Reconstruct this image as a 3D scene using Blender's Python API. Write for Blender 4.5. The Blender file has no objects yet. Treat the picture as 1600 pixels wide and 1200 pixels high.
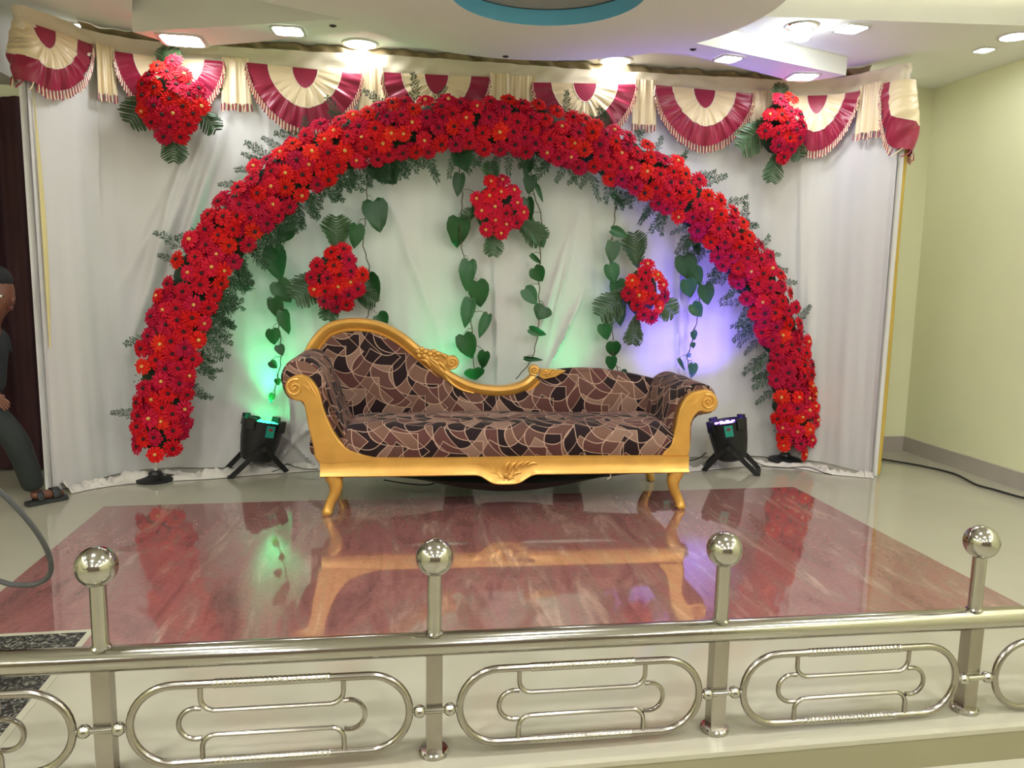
import bpy, bmesh, math, random
import numpy as np
import mathutils.noise as mnoise
from mathutils import Vector, Matrix
from mathutils.geometry import tessellate_polygon
S = bpy.context.scene
COL = S.collection
PI = math.pi
RND = random.Random(7)

# ---------------------------------------------------------------- camera
F = 1210.0
H = 1.15
YAW, PITCH, ROLL = .164, .137, .018
_cy, _sy, _cp, _sp = math.cos(YAW), math.sin(YAW), math.cos(PITCH), math.sin(PITCH)
AW = np.array([_sy*_cp, _cy*_cp, -_sp])
_r = np.array([_cy, -_sy, 0.0])
_u = np.cross(_r, AW)
AR = math.cos(ROLL)*_r + math.sin(ROLL)*_u
AU = -math.sin(ROLL)*_r + math.cos(ROLL)*_u
CAM = np.array([0, 0, H])
cd = bpy.data.cameras.new('camera')
cd.sensor_width = 36
cd.lens = F/1600*36
cd.clip_start = .05
cam = bpy.data.objects.new('camera', cd)
COL.objects.link(cam)
M = Matrix.Identity(4)
for i in range(3):
    M[i][0] = AR[i]; M[i][1] = AU[i]; M[i][2] = -AW[i]; M[i][3] = CAM[i]
cam.matrix_world = M
S.camera = cam
w = bpy.data.worlds.new('world')
S.world = w
w.use_nodes = True
w.node_tree.nodes['Background'].inputs[0].default_value = (.9, .95, 1, 1)
w.node_tree.nodes['Background'].inputs[1].default_value = .25
S.view_settings.view_transform = 'Standard'
S.view_settings.look = 'None'
S.view_settings.gamma = 1
S.view_settings.use_curve_mapping = False
S.view_settings.exposure = 0.2
LAMP = 88.0          # emission of the ceiling downlights
PAR_GREEN, PAR_VIOLET = 31.0, 66.0

def ray(x, y): return AW*F + AR*(x-800) + AU*(600-y)
def fl(x, y, z=0.0):
    d = ray(x, y); return CAM + d*((z-H)/d[2])
def onY(x, y, Y):
    d = ray(x, y); return CAM + d*(Y/d[1])
def onplane(x, y, P, n):
    d = ray(x, y); return CAM + d*(((P-CAM)@n)/(d@n))

# ---------------------------------------------------------------- helpers
def srgb(r, g, b):
    f = lambda c: (c/255/12.92) if c/255 <= .04045 else ((c/255+.055)/1.055)**2.4
    return (f(r), f(g), f(b), 1)
def mat(name, col, rough=.5, metal=0.0, spec=.5, bump=0, bscale=200, var=0, vscale=8, emit=None, estr=0, sheen=0, coat=0, bstretch=None):
    m = bpy.data.materials.new(name); m.use_nodes = True
    nt = m.node_tree; b = nt.nodes['Principled BSDF']
    b.inputs['Base Color'].default_value = col
    b.inputs['Roughness'].default_value = rough
    b.inputs['Metallic'].default_value = metal
    b.inputs['Specular IOR Level'].default_value = spec
    if sheen: b.inputs['Sheen Weight'].default_value = sheen
    if coat: b.inputs['Coat Weight'].default_value = coat
    if emit:
        b.inputs['Emission Color'].default_value = emit; b.inputs['Emission Strength'].default_value = estr
    if bump or var:
        tc = nt.nodes.new('ShaderNodeTexCoord')
        src = tc.outputs['Object']
        if bstretch:
            mp = nt.nodes.new('ShaderNodeMapping'); mp.inputs['Scale'].default_value = bstretch
            nt.links.new(src, mp.inputs[0]); src = mp.outputs[0]
    if bump:
        n = nt.nodes.new('ShaderNodeTexNoise'); n.inputs['Scale'].default_value = bscale; n.inputs['Detail'].default_value = 4
        nt.links.new(src, n.inputs['Vector'])
        bp = nt.nodes.new('ShaderNodeBump'); bp.inputs['Strength'].default_value = bump; bp.inputs['Distance'].default_value = .01
        nt.links.new(n.outputs[0], bp.inputs['Height']); nt.links.new(bp.outputs[0], b.inputs['Normal'])
    if var:
        n = nt.nodes.new('ShaderNodeTexNoise'); n.inputs['Scale'].default_value = vscale; n.inputs['Detail'].default_value = 5
        nt.links.new(src, n.inputs['Vector'])
        mr = nt.nodes.new('ShaderNodeMapRange'); mr.inputs[1].default_value = .3; mr.inputs[2].default_value = .7
        mr.inputs[3].default_value = 1-var; mr.inputs[4].default_value = 1+var
        nt.links.new(n.outputs[0], mr.inputs[0])
        hs = nt.nodes.new('ShaderNodeHueSaturation'); hs.inputs['Color'].default_value = col
        nt.links.new(mr.outputs[0], hs.inputs['Value']); nt.links.new(hs.outputs[0], b.inputs['Base Color'])
    return m
def randomised(m, amount=.25, hue=.01):
    """colour varies from object to object"""
    nt = m.node_tree; b = nt.nodes['Principled BSDF']
    oi = nt.nodes.new('ShaderNodeObjectInfo')
    mr = nt.nodes.new('ShaderNodeMapRange'); mr.inputs[3].default_value = 1-amount; mr.inputs[4].default_value = 1+amount
    nt.links.new(oi.outputs['Random'], mr.inputs[0])
    hs = nt.nodes.new('ShaderNodeHueSaturation'); hs.inputs['Color'].default_value = b.inputs['Base Color'].default_value
    mh = nt.nodes.new('ShaderNodeMapRange'); mh.inputs[3].default_value = .5-hue; mh.inputs[4].default_value = .5+hue
    nt.links.new(oi.outputs['Random'], mh.inputs[0]); nt.links.new(mh.outputs[0], hs.inputs['Hue'])
    nt.links.new(mr.outputs[0], hs.inputs['Value']); nt.links.new(hs.outputs[0], b.inputs['Base Color'])
    return m

class MB:
    def __init__(s): s.v = []; s.f = []; s.m = []; s.uv = {}
    def vert(s, p): s.v.append((float(p[0]), float(p[1]), float(p[2]))); return len(s.v)-1
    def face(s, idx, m=0, uv=None):
        if uv is not None: s.uv[len(s.f)] = uv
        s.f.append(tuple(idx)); s.m.append(m)
    def grid(s, fn, nu, nv, m=0, closeu=False, uvfn=None, flip=False):
        b = len(s.v); cu = nu if closeu else nu+1
        for j in range(nv+1):
            for i in range(cu): s.vert(fn(i/nu, j/nv))
        for j in range(nv):
            for i in range(nu):
                a = b+j*cu+i; c = b+j*cu+(i+1) % cu
                q = (a, c, c+cu, a+cu)
                uv = None
                if uvfn:
                    uv = [uvfn(i/nu, j/nv), uvfn((i+1)/nu, j/nv), uvfn((i+1)/nu, (j+1)/nv), uvfn(i/nu, (j+1)/nv)]
                if flip:
                    q = q[::-1]; uv = uv[::-1] if uv else None
                s.face(q, m, uv)
    def box(s, a, b, m=0):
        x0, y0, z0 = a; x1, y1, z1 = b
        i = [s.vert(p) for p in ((x0,y0,z0),(x1,y0,z0),(x1,y1,z0),(x0,y1,z0),(x0,y0,z1),(x1,y0,z1),(x1,y1,z1),(x0,y1,z1))]
        for q in ((0,3,2,1),(4,5,6,7),(0,1,5,4),(1,2,6,5),(2,3,7,6),(3,0,4,7)): s.face([i[k] for k in q], m)
    def obox(s, c, ax, ay, az, m=0):
        c, ax, ay, az = map(lambda q: np.array(q, float), (c, ax, ay, az))
        i = [s.vert(c+sx*ax+sy*ay+sz*az) for sx, sy, sz in ((-1,-1,-1),(1,-1,-1),(1,1,-1),(-1,1,-1),(-1,-1,1),(1,-1,1),(1,1,1),(-1,1,1))]
        for q in ((0,3,2,1),(4,5,6,7),(0,1,5,4),(1,2,6,5),(2,3,7,6),(3,0,4,7)): s.face([i[k] for k in q], m)
    def tube(s, pts, r, n=10, closed=False, cap=True, m=0):
        P = [np.array(p, float) for p in pts]; k = len(P)
        rr = r if isinstance(r, (list, tuple)) else [r]*k
        T = []
        for i in range(k):
            a = P[(i-1) % k] if (closed or i > 0) else P[i]; b = P[(i+1) % k] if (closed or i < k-1) else P[i]
            t = b-a; T.append(t/(np.linalg.norm(t)+1e-12))
        up = np.array([0, 0, 1.0]) if abs(T[0][2]) < .9 else np.array([0, 1.0, 0])
        nrm = np.cross(T[0], up); nrm /= np.linalg.norm(nrm)
        base = len(s.v)
        for i in range(k):
            nrm = nrm - T[i]*(nrm@T[i]); nrm /= (np.linalg.norm(nrm)+1e-12); bn = np.cross(T[i], nrm)
            for j in range(n):
                a = 2*PI*j/n; s.vert(P[i]+rr[i]*(math.cos(a)*nrm+math.sin(a)*bn))
        for i in range(k if closed else k-1):
            for j in range(n):
                a = base+i*n+j; b = base+i*n+(j+1) % n; i2 = (i+1) % k
                s.face((a, b, base+i2*n+(j+1) % n, base+i2*n+j), m)
        if cap and not closed:
            s.face([base+j for j in range(n)][::-1], m); s.face([base+(k-1)*n+j for j in range(n)], m)
    def lathe(s, prof, n=24, c=(0, 0, 0), axis=None, m=0, mats=None):
        """prof: list of (radius, height); axis: 3x3 (x,y,z rows) frame"""
        X, Y, Z = axis if axis is not None else (np.array([1., 0, 0]), np.array([0, 1., 0]), np.array([0, 0, 1.]))
        c = np.array(c, float); base = len(s.v)
        for r, h in prof:
            for j in range(n):
                a = 2*PI*j/n; s.vert(c+X*(r*math.cos(a))+Y*(r*math.sin(a))+Z*h)
        for i in range(len(prof)-1):
            for j in range(n):
                s.face((base+i*n+j, base+i*n+(j+1) % n, base+(i+1)*n+(j+1) % n, base+(i+1)*n+j), mats[i] if mats else m)
        s.face([base+j for j in range(n)][::-1], m)
        s.face([base+(len(prof)-1)*n+j for j in range(n)], mats[-1] if mats else m)
    def sphere(s, c, r, n=12, k=8, sc=(1, 1, 1), m=0):
        c = np.array(c, float); t = s.vert(c+np.array([0, 0, r*sc[2]])); rows = []
        for i in range(1, k):
            p = PI*i/k
            rows.append([s.vert(c+np.array([r*sc[0]*math.sin(p)*math.cos(2*PI*j/n), r*sc[1]*math.sin(p)*math.sin(2*PI*j/n), r*sc[2]*math.cos(p)])) for j in range(n)])
        b = s.vert(c-np.array([0, 0, r*sc[2]]))
        for j in range(n):
            s.face((t, rows[0][j], rows[0][(j+1) % n]), m); s.face((b, rows[-1][(j+1) % n], rows[-1][j]), m)
            for i in range(len(rows)-1): s.face((rows[i][j], rows[i+1][j], rows[i+1][(j+1) % n], rows[i][(j+1) % n]), m)
    def prism(s, pts, fn, d0, d1, m=0, bev=0):
        """pts: 2D outline; fn(a,b,d)->3D; front face at d0 (inset by bev)"""
        n = len(pts); P = [np.array(p, float) for p in pts]
        area = sum(P[i][0]*P[(i+1) % n][1]-P[(i+1) % n][0]*P[i][1] for i in range(n))
        if area < 0: P = P[::-1]
        def inset(k):
            out = []
            for i in range(n):
                a = P[i]-P[i-1]; b = P[(i+1) % n]-P[i]
                a = a/(np.linalg.norm(a)+1e-9); b = b/(np.linalg.norm(b)+1e-9)
                t = a+b; t = t/(np.linalg.norm(t)+1e-9)
                out.append(P[i]+k*np.array([-t[1], t[0]]))
            return out
        rings = []
        if bev: rings.append([s.vert(fn(p[0], p[1], d0)) for p in inset(bev)])
        rings.append([s.vert(fn(p[0], p[1], d0+(bev if d1 > d0 else -bev))) for p in P])
        rings.append([s.vert(fn(p[0], p[1], d1)) for p in P])
        for q in range(len(rings)-1):
            for i in range(n): s.face((rings[q][i], rings[q][(i+1) % n], rings[q+1][(i+1) % n], rings[q+1][i]), m)
        for ring, rev in ((rings[0], False), (rings[-1], True)):
            tri = tessellate_polygon([[Vector((p[0], p[1], 0)) for p in (inset(bev) if (bev and not rev) else P)]])
            for t in tri: s.face([ring[k] for k in (t[::-1] if rev else t)], m)
    def mesh(s, name, mats, smooth=True, sharp=None):
        me = bpy.data.meshes.new(name)
        me.from_pydata(s.v, [], s.f)
        for mm in (mats if isinstance(mats, (list, tuple)) else [mats]): me.materials.append(mm)
        me.polygons.foreach_set('material_index', s.m)
        if s.uv:
            ul = me.uv_layers.new(name='UVMap')
            for p in me.polygons:
                uv = s.uv.get(p.index)
                if uv:
                    for k, li in enumerate(p.loop_indices): ul.data[li].uv = uv[k]
        bm = bmesh.new(); bm.from_mesh(me); bmesh.ops.recalc_face_normals(bm, faces=bm.faces)
        if smooth:
            for f in bm.faces: f.smooth = True
            ang = math.radians(sharp or 40)
            for e in bm.edges:
                if len(e.link_faces) == 2 and e.calc_face_angle(0) > ang: e.smooth = False
        bm.to_mesh(me); bm.free()
        return me
    def build(s, name, mats, parent=None, smooth=True, sharp=None, **props):
        return link(name, s.mesh(name, mats, smooth, sharp), parent, **props)
def link(name, data, parent=None, loc=None, **props):
    o = bpy.data.objects.new(name, data); COL.objects.link(o)
    if parent: o.parent = parent
    if loc is not None: o.location = loc
    for k, v in props.items(): o[k] = v
    return o
def thing(name, label, cat, loc=(0, 0, 0), rotz=0, group=None):
    o = bpy.data.objects.new(name, None); COL.objects.link(o)
    o.location = tuple(float(c) for c in loc); o.rotation_euler = (0, 0, rotz)
    o.empty_display_size = .1
    o['label'] = label; o['category'] = cat
    if group: o['group'] = group
    return o
def tag(o, label, cat, group=None):
    o['label'] = label; o['category'] = cat
    if group: o['group'] = group
    return o
def smoothline(pts, sub=6, closed=False):
    P = [np.array(p, float) for p in pts]; n = len(P); out = []
    for i in range(n if closed else n-1):
        p0 = P[(i-1) % n] if closed or i > 0 else P[i]*2-P[i+1]
        p1 = P[i]; p2 = P[(i+1) % n]
        p3 = P[(i+2) % n] if closed or i < n-2 else p2*2-p1
        for k in range(sub):
            t = k/sub
            out.append(.5*((2*p1)+(p2-p0)*t+(2*p0-5*p1+4*p2-p3)*t*t+(3*p1-p0-3*p2+p3)*t**3))
    if not closed: out.append(P[-1])
    return out

# ---------------------------------------------------------------- materials
m_cream_wall = mat('painted_wall_yellow', srgb(222, 221, 182), .6, bump=.05, bscale=30, var=.03, vscale=2)
m_ceil = mat('ceiling_paint', srgb(236, 236, 230), .6, var=.01, vscale=3)
m_hall = mat('hall_wall_brown', srgb(112, 96, 80), .6, var=.1, vscale=2)
m_white_wall = mat('white_paint', srgb(205, 203, 195), .6, var=.03, vscale=4)
m_blue = mat('blue_ring_paint', srgb(110, 190, 232), .5, var=.03)
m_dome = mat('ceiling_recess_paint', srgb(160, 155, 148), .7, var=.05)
m_tile = mat('glossy_floor_tile', srgb(166, 161, 142), .07, spec=.6, var=.03, vscale=3)
m_step = mat('stage_nosing_tile', srgb(172, 167, 146), .12, var=.03, vscale=4)
m_riser = mat('stage_riser_tile', srgb(140, 134, 104), .2, var=.04, vscale=4)
m_skirt = mat('skirting_tile', srgb(168, 158, 148), .25, var=.05, vscale=6)
m_cloth = mat('white_backdrop_cloth', srgb(212, 209, 205), .62, bump=.25, bscale=9, sheen=.15, var=.02, vscale=2, bstretch=(1.5, 1.5, .35))
m_cloth2 = mat('crumpled_white_cloth', srgb(205, 198, 188), .7, bump=.5, bscale=18, var=.12, vscale=7)
m_cream = mat('cream_satin', srgb(232, 212, 172), .34, sheen=.2, bump=.12, bscale=14, bstretch=(2, 2, .6))
m_creamw = mat('pale_cream_satin', srgb(226, 214, 190), .36, sheen=.2, bump=.15, bscale=10)
m_maroon = mat('maroon_satin', srgb(150, 22, 58), .36, sheen=.2, bump=.15, bscale=14)
m_gold_cloth = mat('mustard_side_cloth', srgb(190, 160, 70), .6, var=.08, vscale=5)
m_brown_cloth = mat('gathered_tan_cloth', srgb(150, 132, 96), .7, var=.3, vscale=6)
m_dark_curtain = mat('dark_maroon_curtain', srgb(52, 20, 26), .8, var=.2, vscale=6)
m_steel = mat('stainless_steel', (.44, .42, .37, 1), .14, metal=1, bump=.02, bscale=60)
m_steelb = mat('stainless_steel_brushed', (.36, .33, .28, 1), .22, metal=1, bump=.05, bscale=80, var=.06, vscale=20)
m_gold = mat('gold_painted_wood', srgb(216, 162, 78), .30, metal=.4, bump=.08, bscale=24, var=.08, vscale=9)
m_golddark = mat('worn_wood_edge', srgb(96, 60, 34), .6, var=.2, vscale=20)
m_black = mat('black_plastic', srgb(22, 22, 22), .45, bump=.05, bscale=200)
m_rubber = mat('black_cable_rubber', srgb(22, 22, 22), .42)
m_cable = mat('thick_grey_cable', srgb(52, 52, 50), .38)
m_leaf = randomised(mat('vine_leaf', srgb(34, 84, 40), .34, bump=.15, bscale=40, var=.1, vscale=20), .3)
m_palm = randomised(mat('palm_leaf', srgb(60, 88, 52), .5, var=.15, vscale=20), .2)
m_fern = randomised(mat('asparagus_fern', srgb(34, 70, 36), .6, var=.2, vscale=20), .25)
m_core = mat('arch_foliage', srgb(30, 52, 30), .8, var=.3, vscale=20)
m_stem = mat('vine_stem', srgb(88, 70, 50), .7)
m_petal = randomised(mat('gerbera_petal_crimson', srgb(188, 10, 38), .7, spec=.2), .22, .008)
m_petal2 = randomised(mat('gerbera_petal_scarlet', srgb(208, 20, 38), .7, spec=.2), .16, .008)
m_eye = mat('gerbera_dark_eye', srgb(46, 12, 16), .8, bump=.5, bscale=300)
m_eye2 = mat('gerbera_yellow_eye', srgb(222, 170, 90), .8, bump=.5, bscale=300)
m_chrome = mat('chrome_stand', (.75, .75, .74, 1), .15, metal=1)

# granite slab
def granite():
    m = mat('pink_granite', srgb(150, 88, 84), .05, spec=.8, coat=.5)
    nt = m.node_tree; b = nt.nodes['Principled BSDF']
    tc = nt.nodes.new('ShaderNodeTexCoord'); mp = nt.nodes.new('ShaderNodeMapping')
    mp.inputs['Rotation'].default_value = (0, 0, -.75); mp.inputs['Scale'].default_value = (3.2, .7, 1)
    nt.links.new(tc.outputs['Object'], mp.inputs[0])
    n1 = nt.nodes.new('ShaderNodeTexNoise'); n1.inputs['Scale'].default_value = 2.2; n1.inputs['Detail'].default_value = 5; n1.inputs['Roughness'].default_value = .62; n1.inputs['Distortion'].default_value = 1.1
    nt.links.new(mp.outputs[0], n1.inputs['Vector'])
    cr = nt.nodes.new('ShaderNodeValToRGB'); e = cr.color_ramp.elements
    e[0].position = .3; e[0].color = srgb(116, 78, 74); e[1].position = .72; e[1].color = srgb(174, 136, 124)
    x = e.new(.48); x.color = srgb(142, 94, 90); x = e.new(.56); x.color = srgb(134, 100, 92)
    nt.links.new(n1.outputs[0], cr.inputs[0])
    n2 = nt.nodes.new('ShaderNodeTexNoise'); n2.inputs['Scale'].default_value = 55; n2.inputs['Detail'].default_value = 4
    nt.links.new(tc.outputs['Object'], n2.inputs['Vector'])
    r2 = nt.nodes.new('ShaderNodeMapRange'); r2.inputs[1].default_value = .35; r2.inputs[2].default_value = .65; r2.inputs[3].default_value = .9; r2.inputs[4].default_value = 1.07
    nt.links.new(n2.outputs[0], r2.inputs[0])
    hs = nt.nodes.new('ShaderNodeHueSaturation'); nt.links.new(cr.outputs[0], hs.inputs['Color']); nt.links.new(r2.outputs[0], hs.inputs['Value'])
    nt.links.new(hs.outputs[0], b.inputs['Base Color'])
    return m
m_granite = granite()
def darkstone():
    m = mat('black_marbled_tile', srgb(30, 30, 28), .12, spec=.7)
    nt = m.node_tree; b = nt.nodes['Principled BSDF']
    tc = nt.nodes.new('ShaderNodeTexCoord')
    n = nt.nodes.new('ShaderNodeTexNoise'); n.inputs['Scale'].default_value = 42; n.inputs['Detail'].default_value = 6; n.inputs['Distortion'].default_value = 2
    nt.links.new(tc.outputs['Object'], n.inputs['Vector'])
    cr = nt.nodes.new('ShaderNodeValToRGB'); e = cr.color_ramp.elements
    e[0].position = .5; e[0].color = srgb(34, 34, 32); e[1].position = .78; e[1].color = srgb(170, 168, 150)
    nt.links.new(n.outputs[0], cr.inputs[0]); nt.links.new(cr.outputs[0], b.inputs['Base Color'])
    bp = nt.nodes.new('ShaderNodeBump'); bp.inputs['Strength'].default_value = .8; bp.inputs['Distance'].default_value = .01
    nt.links.new(n.outputs[0], bp.inputs['Height']); nt.links.new(bp.outputs[0], b.inputs['Normal'])
    return m
m_dark = darkstone()

def sofa_fabric():
    """brown mosaic of overlapping arcs outlined in pale thread (UV in metres)"""
    m = mat('mosaic_upholstery', (.2, .12, .1, 1), .8, spec=.25, sheen=.04)
    nt = m.node_tree; N = nt.nodes; L = nt.links; b = N['Principled BSDF']
    uvn = N.new('ShaderNodeUVMap'); uvn.uv_map = 'UVMap'
    def vm(op, a, bb=None):
        n = N.new('ShaderNodeVectorMath'); n.operation = op; L.new(a, n.inputs[0])
        if bb is not None:
            if isinstance(bb, tuple): n.inputs[1].default_value = bb
            else: L.new(bb, n.inputs[1])
        return n
    def mm(op, a, bb=None, cc=None):
        n = N.new('ShaderNodeMath'); n.operation = op
        for i, q in enumerate((a, bb, cc)):
            if q is None: continue
            if isinstance(q, (int, float)): n.inputs[i].default_value = q
            else: L.new(q, n.inputs[i])
        return n.outputs[0]
    sx = N.new('ShaderNodeSeparateXYZ'); L.new(uvn.outputs[0], sx.inputs[0]); X_, Y_ = sx.outputs[0], sx.outputs[1]
    def lin(a, c, k=0.0): return mm('ADD', mm('ADD', mm('MULTIPLY', X_, float(a)), mm('MULTIPLY', Y_, float(c))), float(k))
    fams = [((12.5, 3.0, 0), (4.0, 26.0, 0), .46), ((-5.5, 12.5, .3), (27.0, 3.0, 1.2), .44), ((8.5, 9.0, .1), (17.0, -19.0, 2.2), .40)]
    ids, lmax = [], None
    for (a, c, k), (p, q, f_), am in fams:
        u = mm('ADD', lin(a*.86, c*.86, k), mm('MULTIPLY', mm('ABSOLUTE', mm('SINE', lin(p*.52, q*.52, f_))), am*2))
        ids.append(mm('FLOOR', u)); dd = mm('GREATER_THAN', mm('ABSOLUTE', mm('SUBTRACT', mm('FRACT', u), .5)), .477)
        lmax = dd if lmax is None else mm('MAXIMUM', lmax, dd)
    cb = N.new('ShaderNodeCombineXYZ')
    for k, q in enumerate(ids): L.new(q, cb.inputs[k])
    wn = N.new('ShaderNodeTexWhiteNoise'); wn.noise_dimensions = '3D'; L.new(cb.outputs[0], wn.inputs['Vector'])
    cr = N.new('ShaderNodeValToRGB'); cr.color_ramp.interpolation = 'CONSTANT'; e = cr.color_ramp.elements
    e[0].position = 0; e[0].color = srgb(34, 18, 20); e[1].position = .36; e[1].color = srgb(88, 52, 48)
    for p, c in ((.52, (116, 84, 70)), (.7, (96, 64, 56)), (.85, (134, 104, 90))):
        x = e.new(p); x.color = srgb(*c)
    L.new(wn.outputs['Value'], cr.inputs[0])
    mx = N.new('ShaderNodeMix'); mx.data_type = 'RGBA'; L.new(lmax, mx.inputs['Factor']); L.new(cr.outputs[0], mx.inputs['A']); mx.inputs['B'].default_value = srgb(186, 154, 134)
    L.new(mx.outputs['Result'], b.inputs['Base Color'])
    ns = N.new('ShaderNodeTexNoise'); ns.inputs['Scale'].default_value = 700; L.new(uvn.outputs[0], ns.inputs['Vector'])
    bp = N.new('ShaderNodeBump'); bp.inputs['Strength'].default_value = .3; bp.inputs['Distance'].default_value = .003
    L.new(ns.outputs[0], bp.inputs['Height']); L.new(bp.outputs[0], b.inputs['Normal'])
    return m
m_fabric = sofa_fabric()
def emis(name, col, s):
    m = bpy.data.materials.new(name); m.use_nodes = True; nt = m.node_tree
    nt.nodes.remove(nt.nodes['Principled BSDF']); e = nt.nodes.new('ShaderNodeEmission')
    e.inputs[0].default_value = col; e.inputs[1].default_value = s
    nt.links.new(e.outputs[0], nt.nodes['Material Output'].inputs[0]); return m
m_lamp = emis('downlight_glow', (.93, .96, 1, 1), LAMP*.5)
m_lamp_hall = emis('hall_downlight_glow', (.96, .98, 1, 1), LAMP*1.95)
m_lamp_w = emis('bulb_glow', (.9, 1, .98, 1), LAMP*.6)
m_led_g = emis('green_led', (.02, 1, .3, 1), 9)
m_led_v = emis('violet_led', (.25, .12, 1, 1), 9)
m_cove = emis('cove_strip_glow', (1, .95, .62, 1), 5)
m_uplight_hall = emis('added_uplight_glow', (.97, .98, 1, 1), 26)  # for the added uplight strips in the unseen hall

# ---------------------------------------------------------------- room shell
ZL, ZM, ZU = 2.33, 2.43, 2.60
YB, XR = 4.80, 3.58
def struct(name, mb, m, smooth=False, parent=None, **p):
    return mb.build(name, m, parent, smooth=smooth, kind='structure', **p)
def slab(name, poly, z0, z1, m, parent=None, **p):
    """flat polygon of thickness z0..z1"""
    b = MB(); b.prism(poly, lambda a, c, d: (a, c, d), z0, z1, 0)
    o = b.build(name, m, parent, smooth=False)
    if parent is None: o['kind'] = 'structure'
    for k, v in p.items(): o[k] = v
    return o
PX0, PX1, PY0, PY1 = -1.365, 2.285, 2.32, 3.955
EY = 1.672
b = MB()
b.box((-3.6, PY1, -.35), (3.7, 4.9, 0)); b.box((-3.6, EY+.004, -.35), (3.7, PY0, 0))
b.box((-3.6, PY0, -.35), (PX0, PY1, 0)); b.box((PX1, PY0, -.35), (3.7, PY1, 0)); b.box((PX0, PY0, -.35), (PX1, PY1, -.03))
floor = struct('floor', b, m_tile)
slab('granite_slab', [(PX0+.001, PY0+.001), (PX1-.001, PY0+.001), (PX1-.001, PY1-.001), (PX0+.001, PY1-.001)], -.029, .0008, m_granite, floor)
b = MB(); b.box((-2.3, 1.76, -.01), (-.945, 2.53, .0022)); b.build('black_tile', m_dark, floor, smooth=False)
b = MB(); b.box((-2.3, 2.53, -.01), (-.925, 2.55, .0016)); b.box((-.945, 1.76, -.01), (-.925, 2.53, .0016)); b.build('tile_border', m_step, floor, smooth=False)
b = MB(); b.box((-3.6, EY-.016, -.012), (3.7, EY+.004, .0005)); struct('trim_1', b, m_step)
b = MB(); b.box((-3.6, EY-.012, -.35), (3.7, EY+.003, -.012)); struct('trim_2', b, m_riser)
b = MB(); b.box((-3.6, 1.36, -.35), (3.7, EY-.012, -.095)); struct('trim_3', b, m_step)
b = MB(); b.box((-3.7, -4.4, -.42), (3.7, 1.37, -.35)); struct('floor_hall', b, m_tile)
b = MB(); b.box((-3.6, YB, -.35), (XR+.12, YB+.12, 2.75)); struct('wall_back', b, m_cream_wall)
b = MB(); b.box((XR, -4.4, -.42), (XR+.12, YB, 2.75)); struct('wall_right', b, m_cream_wall)
b = MB(); b.box((-3.72, -4.4, -.42), (-3.6, YB+.12, 2.75)); struct('wall_left', b, m_cream_wall)
b = MB(); b.box((-3.72, -4.5, -.42), (XR+.12, -4.4, 2.75)); struct('wall_front', b, m_hall)
b = MB(); b.box((-2.05, 1.2, 2.10), (-1.85, 4.60, ZM+.05)); struct('trim_4', b, m_white_wall)
b = MB(); b.box((2.0, YB-.014, 0), (XR-.014, YB, .10)); struct('baseboard_back', b, m_skirt)
b = MB(); b.box((XR-.014, EY, 0), (XR, YB, .10)); struct('baseboard_right', b, m_skirt)
# upper ceiling, middle ceiling, low disc with spokes
CX, CYc, CR, HR = .68, 3.375, 1.01, .415
b = MB(); b.box((-3.7, -4.5, ZU), (XR+.1, 4.9, ZU+.1)); struct('ceiling', b, m_ceil)
zm_poly = [(-3.6, -1.5), (-.95, -1.5), tuple(fl(207, 0, ZM)[:2]), tuple(fl(207, 42, ZM)[:2]), (-.6, 4.25), (.2, 4.0), (1.2, 4.0), tuple(fl(1163, 25, ZM)[:2]), tuple(fl(1600, 40, ZM)[:2]), (XR, fl(1600, 40, ZM)[1]-.02), (XR, YB), (-3.6, YB)]
zm_poly = [(float(a), float(c)) for a, c in zm_poly]
slab('ceiling_band', zm_poly, ZM, ZU+.02, m_ceil)
b = MB()
ang = [2*PI*k/96 for k in range(96)]
ring = [(r, z) for r, z in ((CR, ZL), (CR, ZU+.01), (HR, ZU+.01))]
base = len(b.v)
for a in ang:
    c, s_ = math.cos(a), math.sin(a)
    for r, z in ((HR, ZL), (CR, ZL), (CR, ZU+.01)): b.vert((CX+r*c, CYc+r*s_, z))
for k in range(96):
    p, q = 3*k, 3*((k+1) % 96)
    b.face((p, p+1, q+1, q)); b.face((p+1, p+2, q+2, q+1))
disc = struct('ceiling_disc', b, m_ceil)
b = MB()
b.grid(lambda u, v: (CX+HR*math.cos(2*PI*u), CYc+HR*math.sin(2*PI*u), ZL+v*.07), 96, 1, closeu=True)
b.build('blue_ring', m_blue, disc)
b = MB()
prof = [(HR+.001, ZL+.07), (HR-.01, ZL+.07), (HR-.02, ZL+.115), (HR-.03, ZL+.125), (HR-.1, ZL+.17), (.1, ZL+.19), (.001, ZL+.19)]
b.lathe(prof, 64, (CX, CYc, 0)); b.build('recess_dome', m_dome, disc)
E2 = [tuple(map(float, fl(*p, ZL)[:2])) for p in ((535, 30), (207, 50), (290, 75), (400, 66), (568, 48))]
slab('ceiling_spoke', E2+[(.1, 3.7)], ZL+.0004, ZU+.01, m_ceil)
E3 = [tuple(map(float, fl(*p, ZL)[:2])) for p in ((1080, 66), (1322, 118), (1250, 130), (1040, 77))]
slab('ceiling_spoke', [(1.3, 3.75)]+E3+[(1.2, 3.8)], ZL+.0005, ZU+.01, m_ceil)
slab('ceiling_spoke', [tuple(map(float, fl(535, 30, ZL)[:2])), tuple(map(float, fl(400, 0, ZL)[:2])), (-1.3, 3.35), (-.9, 2.9), (0, 3.1)], ZL+.0003, ZU+.01, m_ceil)
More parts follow.
